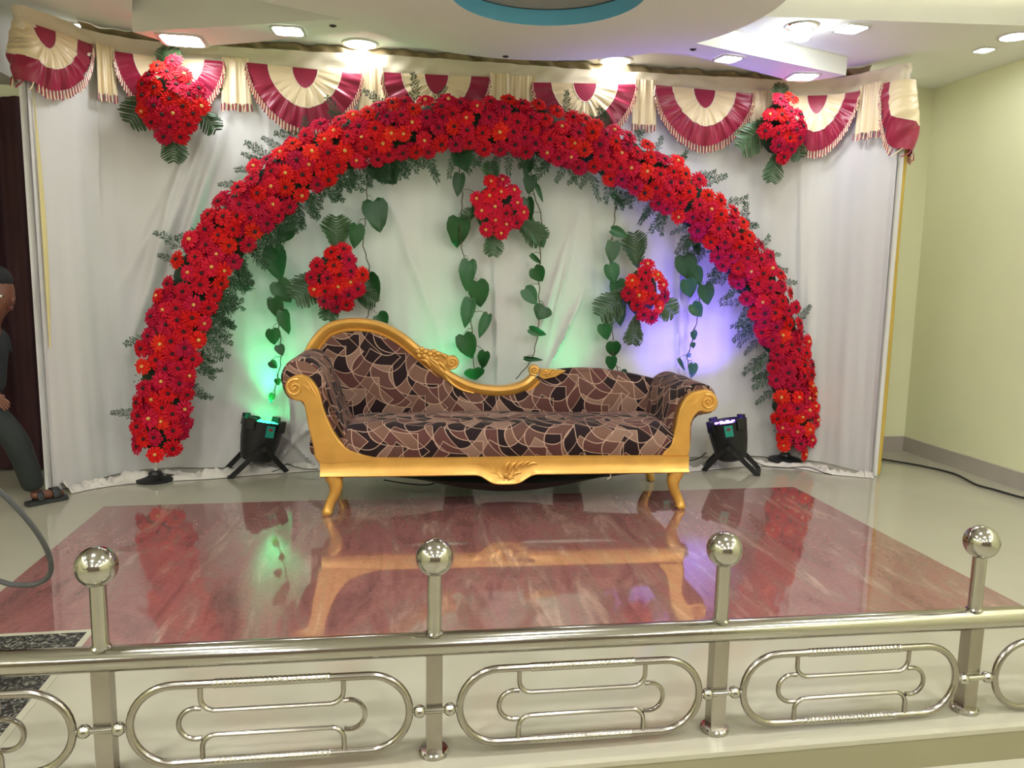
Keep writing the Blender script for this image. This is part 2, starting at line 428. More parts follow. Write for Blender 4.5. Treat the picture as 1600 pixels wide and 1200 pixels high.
# warm cove strip laid on the hidden ledge of the right recess
cov = MB()
a0, a1 = fl(1163, 25, ZM), fl(1600, 40, ZM)
cov.tube([(a0[0]+.1, a0[1]-.035, ZU-.02), (a1[0]+.3, a1[1]-.045, ZU-.02)], .008, 6)
o = cov.build('light_strip', m_cove); o['kind'] = 'structure'
for xs_ in (-3.5, XR-.08):  # unseen strips and ledges along the hall walls, added to brighten the ceiling
    cov = MB(); cov.tube([(xs_, -4.2, 2.40), (xs_, 2.6, 2.40)], .018, 8); o = cov.build('light_strip', m_uplight_hall); o['kind'] = 'structure'
    cov = MB(); sg_ = 1 if xs_ < 0 else -1; cov.box((min(xs_, xs_+sg_*.10)-.02, -4.2, 2.32), (max(xs_, xs_+sg_*.10), 2.6, 2.36)); struct('added_uplight_ledge', cov, m_ceil)

# ---------------------------------------------------------------- downlights
lamp_meshes = {}
def downlight(px, py, z, shape, size, label, ring=True):
    P = fl(px, py, z); size *= 1.15
    t = thing('downlight', label, 'ceiling light', (P[0], P[1], z), RND.uniform(-.15, .35) if shape == 'square' else 0, 'recessed downlights')
    key = (shape, size)
    if key not in lamp_meshes:
        n = 28; h = size
        def out(r, k):
            a = 2*PI*k/n
            if shape == 'round': return r*math.cos(a), r*math.sin(a)
            c, s_ = math.cos(a), math.sin(a); q = (abs(c)**7+abs(s_)**7)**(-1/7)
            return r*q*c, r*q*s_
        A = MB()
        for k in range(n):
            for r, zz in ((h*1.22, 0), (h*1.18, -.007), (h, -.008), (h, -.002)): x, y = out(r, k); A.vert((x, y, zz))
        for k in range(n):
            for i in range(3): p, q = 4*k+i, 4*((k+1) % n)+i; A.face((p, q, q+1, p+1))
        B = MB(); c0 = B.vert((0, 0, -.010)); rim = []
        for k in range(n): x, y = out(h*.97, k); rim.append(B.vert((x, y, -.004)))
        for k in range(n): B.face((c0, rim[k], rim[(k+1) % n]))
        lamp_meshes[key] = (A.mesh('trim_ring', m_white_wall), B.mesh('lens', m_lamp))
    link('trim_ring', lamp_meshes[key][0], t); link('lens', lamp_meshes[key][1], t)
    return t
downlight(123, 40, ZM, 'round', .045, 'small downlight above the striped swag at far left corner')
downlight(285, 62, ZL, 'square', .085, 'large square downlight above the upper left bouquet')
downlight(450, 47, ZL, 'square', .06, 'square downlight on the left ceiling spoke nearer the disc')
downlight(563, 68, ZM, 'round', .075, 'round downlight beside the green lit ceiling patch')
downlight(962, 94, ZM, 'round', .075, 'round downlight beside the violet lit ceiling patch')
downlight(1138, 91, ZL, 'square', .05, 'small square downlight on the right ceiling spoke near the disc')
downlight(1254, 119, ZL, 'square', .065, 'square downlight at the tip of the right ceiling spoke')
downlight(1338, 117, ZM, 'round', .06, 'round downlight just above the right end swag, beside the spoke tip')
downlight(1330, 44, ZM, 'square', .055, 'square downlight to the right of the glaring bulb')
downlight(1538, 77, ZM, 'square', .035, 'smaller downlight near the yellow right wall')
downlight(1586, 56, ZM, 'round', .06, 'larger downlight at the right edge of the photo')
# bulb hanging below its ring
P = fl(1253, 40, ZM)
t = thing('spotlight_bulb', 'glaring bulb in a ring, hanging below the right ceiling', 'ceiling light', (P[0], P[1], ZM))
b = MB(); b.tube([(.075*math.cos(a), .075*math.sin(a), -.004) for a in [2*PI*k/24 for k in range(24)]], .007, 6, closed=True); b.build('trim_ring', m_chrome, t)
b = MB(); b.lathe([(.03, 0), (.045, -.02), (.05, -.045), (.035, -.07), (.005, -.08)], 16); b.build('bulb', m_lamp_w, t)
P = fl(385, -6, ZU)
t = thing('spotlight_bulb', 'glaring bulb cut by the top edge, left of the ceiling disc', 'ceiling light', (P[0], P[1], ZU))
b = MB(); b.tube([(.075*math.cos(a), .075*math.sin(a), -.004) for a in [2*PI*k/24 for k in range(24)]], .007, 6, closed=True); b.build('trim_ring', m_chrome, t)
b = MB(); b.lathe([(.03, 0), (.045, -.02), (.05, -.045), (.035, -.07), (.005, -.08)], 16); b.build('bulb', m_lamp_w, t)
for px, py, lb in ((520, 40, 'small dark ceiling nozzle left of the round downlight'), (790, 88, 'small dark ceiling nozzle at the front edge of the disc'), (1083, 77, 'small dark ceiling nozzle at the root of the right spoke')):
    P = fl(px, py, ZL)
    b = MB(); b.lathe([(.018, 0), (.016, -.003), (.007, -.004), (.006, -.007), (.001, -.008)], 14, (0, 0, 0))
    o = b.build('ceiling_nozzle', m_black); o.location = (P[0], P[1], ZL-.0005); tag(o, lb, 'nozzle', 'ceiling nozzles')
# the hall's own rows of downlights, behind and above the photographer
HK = ('square', .085*1.15)
hall_lens = lamp_meshes[HK][1].copy(); hall_lens.materials[0] = m_lamp_hall
for y in (-3.4, -1.7, 0.0, 1.5):
    for x in (-2.6, -.9, .9, 2.6):
        t = thing('downlight', 'square hall downlight, %s row from the stage, %s from the left wall' % ({-3.4: 'fourth', -1.7: 'third', 0.0: 'second', 1.5: 'first'}[y], {-2.6: 'first', -.9: 'second', .9: 'third', 2.6: 'fourth'}[x]), 'ceiling light', (x, y, ZU), 0, 'hall downlights')
        z = ZM if x < -.95 and y > -1.5 else ZU
        t.location.z = z
        if HK in lamp_meshes:
            link('trim_ring', lamp_meshes[HK][0], t); link('lens', hall_lens, t)

# ---------------------------------------------------------------- backdrop
YM = 4.70
FRONT = [(-1.715, 4.215), (-1.60, 4.42), (-1.50, 4.60), (-1.28, 4.69), (-.9, YM), (0, YM), (1.2, YM), (2.2, YM), (2.50, 4.675), (2.72, 4.56), (2.83, 4.36), (2.905, 4.13)]
FR = smoothline(FRONT, 6)
PRE = [np.array((-1.70, 4.60)), np.array((-1.715, 4.40))]
POST = [np.array((2.94, 4.30)), np.array((2.96, 4.55))]
PATH = PRE+FR+POST
SS = [0.0]
for i in range(1, len(PATH)): SS.append(SS[-1]+float(np.linalg.norm(PATH[i]-PATH[i-1])))
S_A = SS[len(PRE)]; S_F = SS[len(PRE)+len(FR)-1]
def path(s, off=0.0):
    s = max(SS[0], min(SS[-1]-1e-6, s))
    import bisect
    i = min(len(PATH)-2, bisect.bisect_right(SS, s)-1)
    def nrm(j):
        a = PATH[max(0, j-1)]; c = PATH[min(len(PATH)-1, j+1)]; t = (c-a)/np.linalg.norm(c-a); return np.array([t[1], -t[0]])
    t = (s-SS[i])/(SS[i+1]-SS[i])
    n = nrm(i)*(1-t)+nrm(i+1)*t; n /= np.linalg.norm(n)
    p = PATH[i]*(1-t)+PATH[i+1]*t
    return p+n*off, n
def hit(px, py, off=0.0):
    d = ray(px, py); best = None
    for i in range(len(PRE), len(PRE)+len(FR)-1):
        a, c = PATH[i]+0, PATH[i+1]+0; t = c-a; n = np.array([t[1], -t[0]]); n /= np.linalg.norm(n); a = a+n*off; c = c+n*off
        den = d[:2]@n
        if abs(den) < 1e-9: continue
        k = (a@n)/den
        if k <= 0: continue
        p = d[:2]*k; u = (p-a)@t/(t@t)
        z = H+d[2]*k
        lo = -.01 if i > len(PRE) else -9; hi = 1.01 if i < len(PRE)+len(FR)-2 else 9
        if lo <= u <= hi and (best is None or k < best[0]): best = (k, SS[i]+u*(SS[i+1]-SS[i]), z)
    return best[1], best[2]
ZT = 2.37
WR = []   # (s0,z0,s1,z1,width,amp) long diagonal creases in the cloth
for (x0, y0), (x1, y1), wd, am in (((300, 215), (210, 520), .03, .022), ((318, 215), (235, 470), .025, .018), ((345, 215), (255, 500), .03, .02), ((288, 260), (200, 430), .03, .010),
                                   ((385, 240), (300, 400), .05, .01), ((770, 395), (777, 600), .008, .012), ((905, 470), (850, 590), .012, .014), ((890, 365), (820, 590), .018, .010), ((900, 350), (860, 520), .012, .008),
                                   ((1060, 350), (1058, 590), .012, .014), ((1072, 360), (1072, 590), .01, .010), ((152, 160), (156, 330), .006, .006), ((1252, 240), (1250, 500), .02, .008), ((1265, 240), (1263, 680), .03, .006), ((420, 200), (418, 420), .01, .006), ((585, 250), (700, 560), .03, .006),
                                   ((458, 690), (395, 660), .012, .012), ((458, 690), (520, 640), .012, .012), ((458, 690), (450, 600), .012, .012), ((458, 690), (500, 735), .012, .014), ((458, 690), (420, 735), .012, .014)):
    a = hit(x0, y0); c = hit(x1, y1); WR.append((a[0], a[1], c[0], c[1], wd, am))
ph = [RND.uniform(0, 6.28) for _ in range(12)]
def drape(s, z):
    o = .012*math.sin(s*5.2+ph[0]+.5*math.sin(z*1.3))+.006*math.sin(s*13.7+ph[1]+z*.8)+.0035*math.sin(s*31+ph[2]-z*1.1)+.002*math.sin(s*67+ph[3]+z*2)
    o *= .6
    for s0, z0, s1, z1, wd, am in WR:
        ds, dz = s1-s0, z1-z0; t = ((s-s0)*ds+(z-z0)*dz)/(ds*ds+dz*dz)
        if -.15 < t < 1.15:
            e = math.hypot(s-s0-ds*t, z-z0-dz*t); f = max(0, 1-abs(t-.5)*1.5)
            if e < wd*4: o += 3.6*am*f*math.exp(-(e/wd)**2)
    if z < .25: o += .012*(1-z/.25)*math.sin(s*9+1)
    return o
b = MB()
NS, NZ = 520, 130
def bd(u, v):
    s = S_A+(S_F-S_A)*u; z = .004+v*(ZT-.004)
    p, n = path(s, drape(s, z)); return (p[0], p[1], z)
b.grid(bd, NS, NZ)
# thickness: rear skin
def bd2(u, v):
    s = S_A+(S_F-S_A)*u; z = .004+v*(ZT-.004); p, n = path(s, -.02); return (p[0], p[1], z)
b.grid(bd2, 60, 6, flip=True)
backdrop = b.build('backdrop_curtain', m_cloth, sharp=80)
tag(backdrop, 'wide white cloth backdrop standing behind the sofa and flower arch', 'backdrop')
# side hems and mustard strip
for side in (0, 1):
    b = MB(); s0 = S_A if side == 0 else S_F; w_ = .03
    def edge(u, v, s0=s0, side=side):
        z = .004+v*(ZT-.05); a = 2*PI*u
        s = s0+(.0 if side == 0 else 0)+(.016+.003*math.sin(z*7+side))*math.cos(a); p, n = path(s, .004+.011*math.sin(a)); return (p[0], p[1], z)
    b.grid(edge, 8, 40, closeu=True)
    b.build('side_hem', m_cloth, backdrop)
b = MB(); FE = PATH[len(PRE)+len(FR)-1]
def gs(u, v):
    z = .01+v*2.05; a = 2*PI*u
    return (FE[0]+.036+(.020-.004*(1-v))*math.cos(a)+.004*math.sin(z*3), FE[1]+.02+.008*math.sin(a), z)
b.grid(gs, 10, 30, closeu=True); b.build('mustard_side_strip', m_gold_cloth, backdrop)
b = MB()
def gs(u, v):
    z = .75+v*1.45; p, n = path(S_A+.045+u*.028*math.sin(PI*min(1, .1+v)), .012+.004*math.sin(u*PI)); return (p[0], p[1], z)
b.grid(gs, 4, 24); b.build('mustard_seam_strip', mat('pale_yellow_seam', srgb(214, 200, 140), .6), backdrop)
# crumpled hem lying on the floor
def hem(px_pts, wid, hgt, seed):
    L = [fl(*p)[:2] for p in px_pts]; L = smoothline(L, 10); n = len(L)-1; rr = random.Random(seed); f = [rr.uniform(0, 6.28) for _ in range(8)]
    b = MB()
    def g(u, v):
        i = min(n-1, int(u*n)); t = u*n-i; p = L[i]*(1-t)+L[i+1]*t; d = L[min(n, i+1)]-L[i]; d /= np.linalg.norm(d); q = np.array([-d[1], d[0]])
        wloc = wid*(.75+.35*math.sin(u*17+f[0])+.4*mnoise.noise((u*26, seed, 0))); zz = hgt*math.sin(PI*v)**.8*(.6+.5*math.sin(u*31+v*5+f[2])*math.sin(u*13+f[3])+.9*mnoise.noise((u*34, v*4, seed)))
        p = p+q*(v)*wloc
        return (p[0], p[1], max(.002, .003+zz*(1 if v < .98 else .3)))
    b.grid(g, 160, 12)
    o = b.build('floor_hem', m_cloth2, backdrop, sharp=80); return o
hem([(112, 772), (150, 764), (200, 757), (270, 752), (330, 749), (400, 743), (470, 738), (520, 734)], .17, .045, 3)
hem([(1075, 738), (1130, 733), (1180, 729), (1240, 732), (1290, 741), (1340, 746), (1366, 748)], .14, .028, 5)

# valance band
def zband(s):   # upper edge follows the ceiling
    return ZT
b = MB()
fb = [RND.uniform(0, 6.28) for _ in range(4)]
def vb(u, v):
    s = S_A-.12+(S_F-S_A+.2)*u; z = ZT+.015-(1-v)*.135
    o = .022+.005*math.sin(s*21+v*4+fb[0])+.004*math.sin(s*47-v*7+fb[1])+.004*math.sin(s*9+v*11)
    p, n = path(s, o); return (p[0], p[1], z+.004*math.sin(s*3.1))
b.grid(vb, 300, 8)
o = b.build('valance_band', m_creamw, sharp=80); tag(o, 'pale cream satin band along the top of the white backdrop', 'valance')
# tan gathered cloth in the gap under the ceiling
b = MB()
def gt(u, v):
    s = S_A+.35+(S_F-S_A-.6)*u; z = ZT-.01+v*(ZM-ZT+.005)
    o = -.005+.02*math.sin(s*26+3*math.sin(s*4)+v*2)*v+.014*math.sin(s*53+v*3)
    p, n = path(s, o); return (p[0], p[1], z)
b.grid(gt, 300, 6)
o = b.build('gathered_cloth', m_brown_cloth, sharp=80); tag(o, 'tan gathered cloth stuffed between the valance and the ceiling', 'cloth')

def fringe(mb, edge, length, step=.011):
    """edge: list of (s,z,off); strands hang from it, alternately maroon and cream"""
    acc = 0; k = 0
    for i in range(len(edge)-1):
        a, c = np.array(edge[i]), np.array(edge[i+1]); d = math.hypot(c[0]-a[0], c[1]-a[1])
        while acc < d:
            q = a+(c-a)*(acc/d); sl = (c-a)/d
            ln = length*RND.uniform(.85, 1.1); sw = RND.uniform(-.004, .004)-sl[1]*.006
            pts = []
            for v, dx in ((0, 0), (.5, .4), (1, 1)):
                p, n = path(q[0]+sw*dx, q[2]+.004+.003*dx); pts.append((p[0], p[1], q[1]-ln*v))
            mb.tube(pts, [.0022, .0034, .0042], 4, m=k % 2)
            acc += step; k += 1
        acc -= d
def swag(s_c, hw, zt, depth, label, off=.046, cut=None, tilt=0.0):
    t = thing('swag', label, 'swag', group='striped swags along the valance')
    rr = random.Random(int(s_c*1000)); f = [rr.uniform(0, 6.28) for _ in range(6)]
    def P(u, v, rho, th):
        s = s_c+u*hw; z = zt-v*depth+tilt*u
        pl = (.008*math.sin(th*17+f[0]+rho*3)+.006*math.sin(th*29+f[1]-rho*4)+.003*math.sin(th*53+f[2]+rho*5))*(.25+.75*math.sin(th))
        bulge = .035*math.sin(th)*math.sin(PI*min(1, rho)*.9)
        p, n = path(s, off+bulge+pl*min(1, max(0, rho-.15)*1.6)); return (p[0], p[1], z)
    def uv(th, r, rv):
        c, sn = math.cos(th), math.sin(th); q = (abs(c)**1.75+abs(sn)**1.75)**(-1/1.75)
        return c*q*r, sn*q*rv
    b = MB(); b.grid(lambda a, r: P(*uv(PI*a, .225*r, .34*r), .0+.2*r, PI*a), 16, 3); b.build('centre_panel', m_maroon, t, sharp=80)
    def ringf(a, r, r0, r1, v0, v1):
        th = PI*a; return P(*uv(th, r0+(r1-r0)*r, v0+(v1-v0)*r), r0+(r1-r0)*r, th)
    b = MB(); b.grid(lambda a, r: ringf(a, r, .225, .64, .34, .65), 110, 6); b.build('cream_ruffle', m_cream, t, sharp=80)
    b = MB(); b.grid(lambda a, r: ringf(a, r, .64, 1, .65, 1), 110, 6); b.build('maroon_ruffle', m_maroon, t, sharp=80)
    b = MB(); ed = []
    for k in range(101):
        th = PI*k/100; u, v = uv(th, 1, 1); bl = .035*math.sin(th)*math.sin(PI*.9)
        ed.append((s_c+u*hw, zt-v*depth+.004+tilt*u, off+bl+.004))
    fringe(b, ed, .046, .010); b.build('tassel_fringe', [m_maroon, m_cream], t, kind='stuff')
    # piping between the rings
    b = MB()
    for r, rv in ((.225, .34), (.64, .65)):
        b.tube([P(*uv(PI*a/50, r, rv), r, PI*a/50) for a in range(51)], .003, 5)
    b.build('piping', m_creamw, t)
def swag_px(l, r, bot, label, **k):
    s0, z0 = hit(*l, .04); s1, z1 = hit(*r, .04); _, zb = hit(bot[0], bot[1]+7, .06)
    swag((s0+s1)/2, (s1-s0)/2, (z0+z1)/2, (z0+z1)/2-zb, label, tilt=(z1-z0)/2, **k)
def jabot_px(l, r, bot, label, flare=.12):
    s0, z0 = hit(*l, .03); s1, z1 = hit(*r, .03); _, zb = hit(*bot, .04)
    t = thing('jabot', label, 'jabot', group='cream jabots between the swags')
    zt = max(z0, z1)+.02; s0 -= .006; s1 += .006; n = 2.6; rr = random.Random(int(s0*999)); f0 = rr.uniform(0, 6.28); w_ = s1-s0
    def P(u, v):   # v 0 top..1 bottom
        s = s0+w_*u+(u-.5)*w_*flare*v; o = .042+.008*math.sin(u*n*2*PI+f0+v*.6)*(.5+.5*v)+.002*math.sin(u*41)
        p, q = path(s, o); return (p[0], p[1], zt-(zt-zb)*v+.004*math.sin(u*n*2*PI+f0)*v)
    b = MB(); b.grid(P, 70, 10); b.build('pleated_panel', m_cream, t, sharp=80)
    b = MB(); ed = [(s0+w_*u+(u-.5)*w_*flare, zb+.004, .044+.010*math.sin(u*n*2*PI+f0)) for u in [k/40 for k in range(41)]]
    fringe(b, ed, .044, .010); b.build('tassel_fringe', [m_maroon, m_cream], t, kind='stuff')
# swags from left to right
sc, zc = hit(71, 45, .04); sr, zr = hit(146, 76, .04); _, zb = hit(88, 148, .06)
swag(sc, sr-sc, (zc+zr)/2+.015, (zc+zr)/2-zb, 'maroon and cream swag wrapping the far left end of the valance', off=.03)
swag_px((177, 80), (350, 96), (262, 178), 'swag mostly hidden behind the upper left gerbera bouquet')
swag_px((386, 98), (565, 116), (478, 196), 'full swag above the left shoulder of the flower arch')
swag_px((597, 113), (765, 121), (680, 205), 'swag behind the crown of the arch, left of centre')
swag_px((832, 129), (993, 132), (912, 212), 'brightly lit swag behind the crown of the arch, right of centre')
swag_px((1023, 133), (1176, 147), (1100, 222), 'full swag to the left of the upper right gerbera bouquet')
swag_px((1207, 148), (1345, 142), (1275, 230), 'swag to the right of the upper right gerbera bouquet')
sl, zl = hit(1379, 134, .04); _, zb = hit(1412, 238, .05)
swag(S_F+.03, S_F+.03-sl, zl+.01, zl-zb+.02, 'swag wrapping the far right end of the valance beside the yellow wall')
jabot_px((149, 78), (176, 80), (165, 148), 'cream jabot right of the far left swag')
jabot_px((349, 96), (388, 98), (368, 163), 'cream jabot between the bouquet swag and the first full swag')
jabot_px((563, 114), (598, 114), (580, 172), 'cream jabot glowing under the left round downlight')
jabot_px((766, 120), (796, 124), (780, 178), 'left one of the two cream jabots behind the arch crown')
jabot_px((800, 124), (834, 129), (815, 178), 'right one of the two cream jabots behind the arch crown')
jabot_px((992, 130), (1024, 133), (1008, 196), 'cream jabot above the right shoulder of the arch')
jabot_px((1176, 147), (1206, 148), (1190, 215), 'cream jabot half hidden by the upper right bouquet')
jabot_px((1346, 140), (1381, 134), (1363, 206), 'cream jabot beside the far right swag')

# ---------------------------------------------------------------- dark doorway curtain at left
b = MB()
b.grid(lambda u, v: (-3.3+1.75*u, YB-.05-.025*math.sin(u*60)-.008*math.sin(u*133), .01+v*2.06), 200, 4)
o = b.build('doorway_curtain', m_dark_curtain, sharp=80); tag(o, 'dark maroon pleated curtain in the doorway left of the backdrop', 'curtain')

# ---------------------------------------------------------------- gerberas and palm leaves
def gerbera_mesh(name, m, seed, R=.052):
    rr = random.Random(seed); b = MB()
    for ring_, (n, r1, w_, z0, z1) in enumerate(((18, R, .0105, .0, .008), (15, R*.84, .0095, .004, .013), (11, R*.55, .007, .008, .014))):
        for k in range(n):
            a = 2*PI*(k+rr.uniform(-.25, .25))/n+ring_*.2; r = r1*rr.uniform(.9, 1.06); z1_ = z1+rr.uniform(-.006, .004)
            c, s_ = math.cos(a), math.sin(a); t = (-s_, c)
            def q(rad, wd, z): return (c*rad+t[0]*wd, s_*rad+t[1]*wd, z)
            i = [b.vert(q(.006, -w_*.3, z0)), b.vert(q(.006, w_*.3, z0)), b.vert(q(r*.65, w_*.62, z1_)), b.vert(q(r*.65, -w_*.62, z1_)), b.vert(q(r*.93, w_*.55, z1_-.004)), b.vert(q(r*.93, -w_*.55, z1_-.004)), b.vert(q(r, 0, z1_-.006)), b.vert(q(r*.6, 0, z1_-.002))]
            b.face((i[0], i[1], i[2], i[7])); b.face((i[0], i[7], i[3])); b.face((i[7], i[2], i[4], i[6])); b.face((i[7], i[6], i[5], i[3]))
    return b.mesh(name, m, smooth=False)
GM = [gerbera_mesh('gerbera', m_petal, k) for k in range(3)]
GM2 = [gerbera_mesh('gerbera', m_petal2, k+10) for k in range(2)]
def eye_mesh(m, r):
    b = MB(); b.lathe([(r, .009), (r*.95, .015), (r*.6, .0185), (.0012, .0165)], 9); return b.mesh('flower_centre', m)
EYE = eye_mesh(m_eye, .0105); EYE2 = eye_mesh(m_eye2, .0095)
def orient(n, roll):
    z = Vector(n).normalized(); x = Vector((math.cos(roll), 0, math.sin(roll))); x = (x-z*x.dot(z)).normalized(); y = z.cross(x)
    m = Matrix.Identity(4)
    for i in range(3): m[i][0], m[i][1], m[i][2] = x[i], y[i], z[i]
    return m
def gerbera(parent, p, n, scale=1, light=.3, rnd=RND):
    bright = rnd.random() < light
    g = link('gerbera', rnd.choice(GM2 if bright else GM), parent)
    m = Matrix.Translation(Vector([float(c) for c in p])) @ orient(n, rnd.uniform(0, 6.28)) @ Matrix.Scale(scale, 4)
    g.matrix_local = m
    link('flower_centre', EYE2 if bright else EYE, g)
    return g
# palm leaf: base at origin, tip along +Y, facing +Z
def palm_mesh(seed, L=.22, W=.07, n=13, splay=.75):
    rr = random.Random(seed); b = MB()
    b.tube([(0, 0, 0), (0, L*.5, .006), (0, L*.93, 0)], [.003, .0022, .001], 5)
    for side in (-1, 1):
        for k in range(n):
            t = k/(n-1); y0 = L*(.04+.86*t); ln = W*1.35*math.sin(PI*(.16+.74*t))**.8*rr.uniform(.93, 1.06); an = splay*(1-.35*t)+rr.uniform(-.04, .04)
            dx, dy = side*math.cos(an), math.sin(an); wd = L*.052
            base = np.array([0, y0, .002]); d = np.array([dx, dy, 0]); q = np.array([-dy, dx, 0])*side
            z1 = .01*rr.uniform(-.4, 1)
            i = [b.vert(base-q*wd*.5), b.vert(base+q*wd*.4), b.vert(base+d*ln*.6+q*wd*.55+np.array([0, 0, z1+.004])), b.vert(base+d*ln+q*wd*.3+np.array([0, 0, z1])), b.vert(base+d*ln*.97-q*wd*.25+np.array([0, 0, z1])), b.vert(base+d*ln*.6-q*wd*.45+np.array([0, 0, z1-.003]))]
            b.face((i[0], i[1], i[2], i[5])); b.face((i[5], i[2], i[3], i[4]))
    return b.mesh('palm_leaf', m_palm, smooth=False)
PALM = [palm_mesh(1, W=.06, splay=.95), palm_mesh(2, W=.06, splay=.85), palm_mesh(3, W=.06, splay=1.05)]
def place_flat(name, data, parent, p, dirx, dirz, scale, roll=0, tilt=0):
    """mesh whose +Y is laid along (dirx,dirz) in the wall plane and +Z faces the room (-Y world)"""
    g = link(name, data, parent)
    y = Vector((dirx, 0, dirz)).normalized(); z = Vector((0, -1, 0)); x = y.cross(z)
    m = Matrix.Identity(4)
    for i in range(3): m[i][0], m[i][1], m[i][2] = x[i], y[i], z[i]
    m = Matrix.Translation(Vector([float(c) for c in p])) @ m @ Matrix.Rotation(roll, 4, 'Y') @ Matrix.Rotation(tilt, 4, 'X')
    if isinstance(scale, tuple): m = m @ Matrix.Diagonal((scale[0], scale[1], scale[2], 1))
    else: m = m @ Matrix.Scale(scale, 4)
    g.matrix_local = m
    return g
def bouquet(px, py, hx, hy, leaves, n, Y, light, label, seed):
    rr = random.Random(seed); C = onY(px, py, Y); sc_ = C[1]/F
    t = thing('gerbera_bouquet', label, 'bouquet', C, group='gerbera bouquets pinned on the backdrop')
    for k, (bx, by, tx, ty, wf) in enumerate(leaves):
        B = onY(bx, by, Y); T = onY(tx, ty, Y); d = T-B; ln = math.hypot(d[0], d[2])
        place_flat('palm_leaf', PALM[k % 3], t, B-C+np.array([0, .012-.004*k, 0]), d[0], d[2], (ln/.22*wf*1.4, ln/.22, 1), rr.uniform(-.15, .15))
    core = MB()
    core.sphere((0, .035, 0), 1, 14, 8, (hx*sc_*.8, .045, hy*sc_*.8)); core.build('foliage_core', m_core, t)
    pts = []
    for _ in range(n*60):
        if len(pts) >= n: break
        u, v = rr.uniform(-1, 1), rr.uniform(-1, 1)
        if abs(u)**1.25+abs(v)**1.25 > 1: continue
        if all(((u-a)*hx)**2+((v-c)*hy)**2 > (17.5 if _ < n*30 else 14.5)**2 for a, c in pts): pts.append((u, v))
    for u, v in pts:
        e = math.sqrt(max(0, 1-.8*(u*u+v*v)))
        p = (u*hx*sc_, -.015-.085*e, v*hy*sc_)
        gerbera(t, p, (u*.75+rr.uniform(-.25, .25), -1, v*.75+rr.uniform(-.25, .25)+.05), rr.uniform(.92, 1.04), light, rr)
    return t
bouquet(272, 162, 47, 56, [(265, 115, 262, 70, 1.35), (245, 140, 199, 196, 1.0), (305, 160, 340, 207, 1.0), (272, 195, 272, 257, .95), (250, 175, 255, 215, .9)], 27, 4.55, .25, 'gerbera bouquet with palm leaves in front of the upper left swag', 21)
bouquet(1217, 200, 35, 50, [(1220, 165, 1221, 128, 1.2), (1205, 185, 1154, 236, .95), (1228, 205, 1253, 249, 1.0), (1214, 235, 1204, 288, .9), (1200, 200, 1180, 190, 1)], 22, 4.55, .2, 'gerbera bouquet with palm leaves at the upper right of the backdrop', 22)
bouquet(778, 327, 44, 49, [(772, 290, 766, 250, 1.1), (750, 325, 722, 340, .9), (800, 335, 852, 378, .9), (772, 350, 770, 403, .9)], 24, 4.58, .85, 'gerbera bouquet under the crown of the arch, with yellow eyes', 23)
bouquet(526, 434, 43, 50, [(527, 395, 525, 334, 1.1), (510, 420, 457, 472, .95), (520, 455, 512, 503, 1.0), (545, 445, 590, 475, .9)], 26, 4.58, .1, 'gerbera bouquet with dark eyes above the high left end of sofa', 24)
bouquet(1005, 457, 33, 48, [(998, 420, 990, 360, 1.0), (985, 450, 934, 498, .95), (995, 490, 988, 541, .95), (1020, 460, 1055, 494, 1.1)], 20, 4.58, .45, 'gerbera bouquet above the low right end of the sofa', 25)

# ---------------------------------------------------------------- flower arch
ARC = [(248, 705), (255, 650), (259, 590), (270, 540), (285, 490), (310, 430), (355, 370), (408, 310), (470, 262), (540, 226), (612, 206), (700, 199), (798, 198), (870, 214), (933, 237), (993, 262), (1048, 294), (1096, 336), (1138, 380), (1174, 430), (1206, 488), (1226, 550), (1236, 625), (1238, 680), (1232, 702)]
AP0 = np.array([-1.26, 4.44, 0]); APN = np.array([-.033, 1, 0]); APN /= np.linalg.norm(APN)
arch_line = smoothline([onplane(x, y, AP0, APN) for x, y in ARC], 8)
feetL = fl(243, 750); feetR = onplane(1226, 724, AP0, APN)
arch = thing('flower_arch', 'large arch of red gerberas on stands, spanning over the sofa', 'flower arch', (AP0[0], AP0[1], 0))
A0 = np.array([AP0[0], AP0[1], 0.0])
cum = [0.0]
for i in range(1, len(arch_line)): cum.append(cum[-1]+float(np.linalg.norm(arch_line[i]-arch_line[i-1])))
AL = cum[-1]
def arc_at(t):
    import bisect
    d = t*AL; i = min(len(arch_line)-2, bisect.bisect_right(cum, d)-1); k = (d-cum[i])/(cum[i+1]-cum[i])
    p = arch_line[i]*(1-k)+arch_line[i+1]*k; T = arch_line[i+1]-arch_line[i]; T /= np.linalg.norm(T)
    N = np.cross(T, np.array([0, -1.0, 0])); N /= np.linalg.norm(N)
    return p, T, N
def halfw(t):
    w_ = .155
    if t < .03: w_ *= .72+.28*t/.03
    if t > .97: w_ *= .6+.4*(1-t)/.03
    return w_
b = MB()
rr = random.Random(4)
NT = 200
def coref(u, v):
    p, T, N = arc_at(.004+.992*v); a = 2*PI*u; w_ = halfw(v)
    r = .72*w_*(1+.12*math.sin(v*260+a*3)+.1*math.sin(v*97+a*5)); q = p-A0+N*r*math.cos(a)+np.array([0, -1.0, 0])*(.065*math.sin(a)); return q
b.grid(coref, 14, 260, closeu=True); b.build('foliage_core', m_core, arch, kind='stuff')
